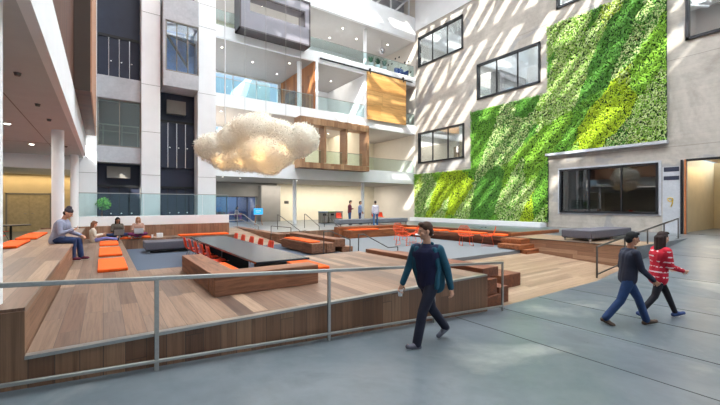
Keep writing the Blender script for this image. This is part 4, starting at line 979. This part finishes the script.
def red_pattern():
    t = NT('red_patterned_knit'); p = t.pos(True); w = t.n('ShaderNodeTexBrick', i_Scale=9., i_Mortar_Size=.0); w.offset = .5
    b = t.n('ShaderNodeMapping'); b.inputs['Rotation'].default_value = (R(90), 0, R(10)); t.l(p, b.inputs[0]); t.l(b.outputs[0], w.inputs['Vector'])
    vo = t.n('ShaderNodeTexVoronoi', i_Scale=16.); t.l(p, vo.inputs['Vector'])
    sp = t.n('ShaderNodeSeparateXYZ'); t.l(p, sp.inputs[0]); band = t.math('GREATER_THAN', t.math('SINE', t.math('MULTIPLY', sp.outputs[2], 62.)), .72)
    m = t.math('MULTIPLY', band, t.math('LESS_THAN', vo.outputs['Distance'], .5))
    t.bsdf(t.mix(m, srgb(196, 26, 50), srgb(236, 214, 216)), .9); return t.m
person('woman in red patterned jacket and black leggings, long dark hair, walking right', 9.12, 2.57, -.8, (.72, -.69), 1.8,
    dict(lean=6, twist=6, turn=8, nod=6, legR=leg(-16, -38, .02, -26), legL=leg(28, 22, -.02, 14), armR=((.1, .1, -1), (-.2, 1, -.35), (-1, 0, .2)), armL=((-.1, .0, -1), (.2, 1, -.3), (1, 0, .2))),
    dict(fem=1, trousers=fabric('black_leggings', (28, 26, 34)), shirt=red_pattern(), shirt_lo=-.1, shoes=fabric('blue_shoe', (54, 70, 116)), hair=fabric('dark_brown_hair', (48, 30, 26)), hair_style='long', legfit=.006, hem=0, sleeve=.95), vox=.0064)

# seated and standing people farther back
S = person('man in grey sweatshirt and dark beanie sitting on the wooden ledge with a phone', -.98, 12.2, .47, (.93, -.36), 1.82,
    dict(lean=18, nod=30, turn=0, legL=((-.1, 1, -.06), (0, .12, -1), (0, 1, 0)), legR=((.1, 1, -.04), (-.05, -.06, -1), (0, 1, 0)), armL=((-.12, .3, -1), (.2, .9, -.3), (0, 0, -1)), armR=((.12, .15, -1), (-.3, .85, .32), (0, 0, 1))),
    dict(trousers=denim, shirt=fabric('grey_sweatshirt', (150, 154, 176)), shoes=fabric('maroon_shoe', (96, 34, 58)), hair=fabric('charcoal_beanie', (58, 50, 60)), hair_style='beanie'), vox=.009, seat=0., face=True)
ph = A and (S['R'] + S['Rd'] * .1 + Vector((0, 0, .03)))
tag(MB().box(ph.x - .07, ph.x + .07, ph.y - .035, ph.y + .035, ph.z - .005, ph.z + .005).build('phone', 'black', loc=tuple(ph)), 'dark phone in the hand of the man in the beanie', 'phone')
S = person('girl in cream top with long brown hair, legs stretched out on the deck', -.3, 17.55, 0, (.97, .1), 1.6,
    dict(lean=-4, nod=22, legL=((-.08, 1, .08), (0, 1, -.05), (0, .3, 1)), legR=((.08, 1, .2), (0, 1, -.22), (0, .3, 1)), armL=((-.1, .35, -1), (.2, 1, .2), (0, 0, 1)), armR=((.1, .3, -1), (-.2, 1, .25), (0, 0, 1))),
    dict(fem=1, trousers=fabric('lilac_denim', (116, 118, 176)), shirt=fabric('cream_knit', (206, 198, 184)), shoes=fabric('black_shoe_b', (34, 34, 40)), hair=fabric('light_brown_hair', (104, 66, 44)), hair_style='long', legfit=.006), vox=.01, seat=0.)
q = (S['L'] + S['R']) / 2 + Vector((.12, 0, .04)); tag(MB().box(q.x - .1, q.x + .02, q.y - .09, q.y + .09, q.z - .004, q.z + .006).build('tablet', 'black', loc=tuple(q)), 'dark tablet in the hands of the girl in the cream top', 'tablet')
person('woman with long black hair sitting cross-legged with a laptop, olive top', .5, 18.8, 0, (.1, -1), 1.65,
    dict(lean=8, nod=24, legL=((-.75, .75, .12), (.95, .25, -.12), (.6, .6, 0)), legR=((.75, .75, .12), (-.95, .45, -.12), (-.6, .6, 0)), armL=((-.2, .35, -1), (.3, 1, .1)), armR=((.2, .35, -1), (-.3, 1, .1))),
    dict(fem=1, trousers=denim, shirt=fabric('olive_knit', (88, 78, 70)), shoes=fabric('dark_shoe', (40, 40, 52)), hair=fabric('jet_black_hair', (20, 19, 21)), hair_style='long'), vox=.01, seat=.08, skin='skin2')
person('woman with short fair hair and purple trousers sitting on the bench with a white laptop', 1.26, 18.66, 0, (-.1, -1), 1.64,
    dict(lean=6, nod=16, legL=((-.6, .85, .14), (.9, .15, -.22), (.5, .7, 0)), legR=((.6, .85, .14), (-.85, .4, -.2), (-.5, .7, 0)), armL=((-.2, .35, -1), (.3, 1, .2)), armR=((.2, .35, -1), (-.3, 1, .2))),
    dict(fem=1, trousers=fabric('purple_cotton', (112, 34, 84)), shirt=fabric('beige_pink_top', (176, 140, 124)), shoes=fabric('tan_shoe', (90, 66, 60)), hair=fabric('sandy_hair', (176, 132, 100)), hair_style='bob', sleeve=.6), vox=.01, seat=.08)
def laptop(x, y, z, label, mat, rz):
    t = thing('laptop', label, 'laptop', (x, y, z), rz)
    MB().box(-.17, .17, -.12, .12, 0, .018).build('keyboard_base', mat, t, local=True)
    v = [(-.17, -.12, .018), (.17, -.12, .018), (.17, -.2, .23), (-.17, -.2, .23), (-.17, -.13, .012), (.17, -.13, .012), (.17, -.212, .23), (-.17, -.212, .23)]
    MB().add(v, [(0, 1, 2, 3), (7, 6, 5, 4), (0, 4, 5, 1), (1, 5, 6, 2), (2, 6, 7, 3), (3, 7, 4, 0)]).build('screen', mat, t, local=True)
laptop(.54, 18.36, .2, 'grey laptop on the lap of the dark-haired woman', 'steel', .05)
laptop(1.25, 18.2, .24, 'white laptop on the knees of the woman in purple trousers', 'whitepl', -.05)
stand = dict(lean=2, nod=6, legL=leg(2, 0, -.06), legR=leg(0, -3, .06), armL=((-.16, .02, -1), (-.05, .15, -1)), armR=((.16, .02, -1), (.05, .15, -1)))
jeans2 = fabric('bright_denim', (58, 92, 140)); dk = fabric('dark_shoe_b', (40, 34, 34)); dh = fabric('dark_hair_c', (46, 36, 32))
person('standing man in maroon shirt and jeans, leftmost of the three men behind the grey bench', 14.6, 22.1, 0, (.85, -.3), 1.78, dict(stand, nod=16, armL=((-.1, .1, -1), (.7, .75, .2)), armR=((.1, .1, -1), (-.7, .75, .25))), dict(trousers=jeans2, shirt=fabric('maroon_shirt', (116, 48, 66)), shoes=dk, hair=dh, sleeve=.95), vox=.011)
person('standing man in light blue shirt, middle of the three men behind the grey bench', 15.5, 22.1, 0, (.9, -.4), 1.72, dict(stand, armL=((-.15, .1, -1), (.3, .6, -.8)), armR=((.15, .1, -1), (-.3, .6, -.8))), dict(trousers=fabric('navy_jeans', (38, 54, 92)), shirt=fabric('pale_blue_shirt', (128, 150, 190)), shoes=dk, hair=fabric('brown_hair_c', (86, 64, 50)), sleeve=.5), vox=.011)
person('man in white shirt and jeans in front of the grey bench, back turned', 15.5, 20.2, 0, (.35, .94), 1.74, dict(stand, legL=leg(-6, -10, -.12), legR=leg(8, 4, .14)), dict(trousers=fabric('faded_denim', (70, 104, 146)), shirt=fabric('white_shirt', (222, 216, 228)), shoes=fabric('grey_blue_shoe', (120, 140, 160)), hair=dh, sleeve=.95), vox=.011)
person('dark-haired person in purple and white sitting in the blue room', 9.4, 32.1, .0, (.7, -.5), 1.68, dict(lean=10, nod=14, legL=((-.1, 1, 0), (0, .1, -1), (0, 1, 0)), legR=((.1, 1, 0), (0, .1, -1), (0, 1, 0)), armL=((-.1, .4, -1), (.1, 1, 0)), armR=((.1, .4, -1), (-.1, 1, 0))), dict(fem=1, trousers=fabric('violet_cotton', (140, 100, 170)), shirt=fabric('white_top', (214, 204, 214)), shoes=dk, hair=fabric('black_hair_d', (28, 24, 26)), hair_style='bob'), vox=.013, seat=.44, skin='skin2')
st = thing('stool', 'dark stool under the person in the blue room', 'stool', (9.4, 32.1, 0)); MB().cyl((9.4, 32.1, .38), (9.4, 32.1, .44), .19, n=20).build('seat', 'upholstery', st); MB().cyl((9.4, 32.1, 0), (9.4, 32.1, .38), .04, n=10).build('leg', 'black', st)

# ------------------------------------------------------------------ light
w = bpy.data.worlds.new('world'); sc.world = w; w.use_nodes = True; nt = w.node_tree; nt.nodes.clear()
bgn = nt.nodes.new('ShaderNodeBackground'); bgn.inputs[1].default_value = 1.
tcn = nt.nodes.new('ShaderNodeTexCoord'); spn = nt.nodes.new('ShaderNodeSeparateXYZ'); nt.links.new(tcn.outputs['Generated'], spn.inputs[0])
mr = nt.nodes.new('ShaderNodeMapRange'); mr.interpolation_type = 'SMOOTHSTEP'; mr.inputs[1].default_value = .3; mr.inputs[2].default_value = .7; nt.links.new(spn.outputs[2], mr.inputs[0])
mxn = nt.nodes.new('ShaderNodeMix'); mxn.data_type = 'RGBA'; mxn.inputs[6].default_value = (.34, .46, .56, 1); mxn.inputs[7].default_value = (7.0, 7.3, 7.5, 1)
nt.links.new(mr.outputs[0], mxn.inputs[0]); nt.links.new(mxn.outputs[2], bgn.inputs[0])
wo = nt.nodes.new('ShaderNodeOutputWorld'); nt.links.new(bgn.outputs[0], wo.inputs[0])
sun = bpy.data.lights.new('sun', 'SUN'); sun.energy = 8.5; sun.angle = R(.7); sun.color = (1, .95, .86)
so = bpy.data.objects.new('sun', sun); COL.objects.link(so); so.rotation_euler = Vector((1.15, .9, -1.0)).to_track_quat('-Z', 'Y').to_euler(); so.location = (0, 0, 30)
def area(x, y, z, sx, sy, e, c=(1, .93, .84), rot=(0, 0, 0), name='ceiling_and_fill_light'):
    L = bpy.data.lights.new(name, 'AREA'); L.shape = 'RECTANGLE'; L.size = sx; L.size_y = sy; L.energy = e; L.color = c
    o = bpy.data.objects.new(name, L); COL.objects.link(o); o.location = (x, y, z); o.rotation_euler = rot; return o
area(16, 29, 3.3, 12, 1.5, 330); area(9, 28.5, 3.3, 4, 2, 20)
area(14, 28.5, 7.9, 15, 3, 230); area(9, 28.5, 12.35, 7, 3, 16); area(16, 28.5, 12.35, 4, 3, 30); area(14, 28.5, 16.5, 15, 3, 90)
area(9.9, 26.2, 16.5, 3.5, 1.5, 25)
area(-3.5, 22.5, 3.05, 4, 2, 45, (1, .86, .66)); area(-3.5, 26.5, 3.1, 6, .4, 45, (1, .74, .4)); area(-3.2, 14, 3.5, 2, 8, 120, (1, .92, .84))  # lobby and soffit fill added to brighten; warm strip is the wall-top glow
area(XW + 3, 5.4, 3.6, 4, .4, 22, (1, .72, .38)); area(XW + 3.6, 2, 3.1, 4, 3, 25, (1, .9, .75))
area(9.2, 33.2, 2.3, 3, 2, 40, (.75, .85, 1))
for k, (a, b, c, d) in wins.items():
    area(XW + 1.6, (a + b) / 2, d + .3, 1.5, b - a, 9 if k == 4 else 60, (1, .93, .84))  # added fill inside each room behind the right wall windows
v = sc.view_settings; v.view_transform = 'Standard'; v.look = 'None'; sc.cycles.caustics_reflective = False; sc.cycles.caustics_refractive = False; v.exposure = .9; v.gamma = 1; v.use_curve_mapping = False
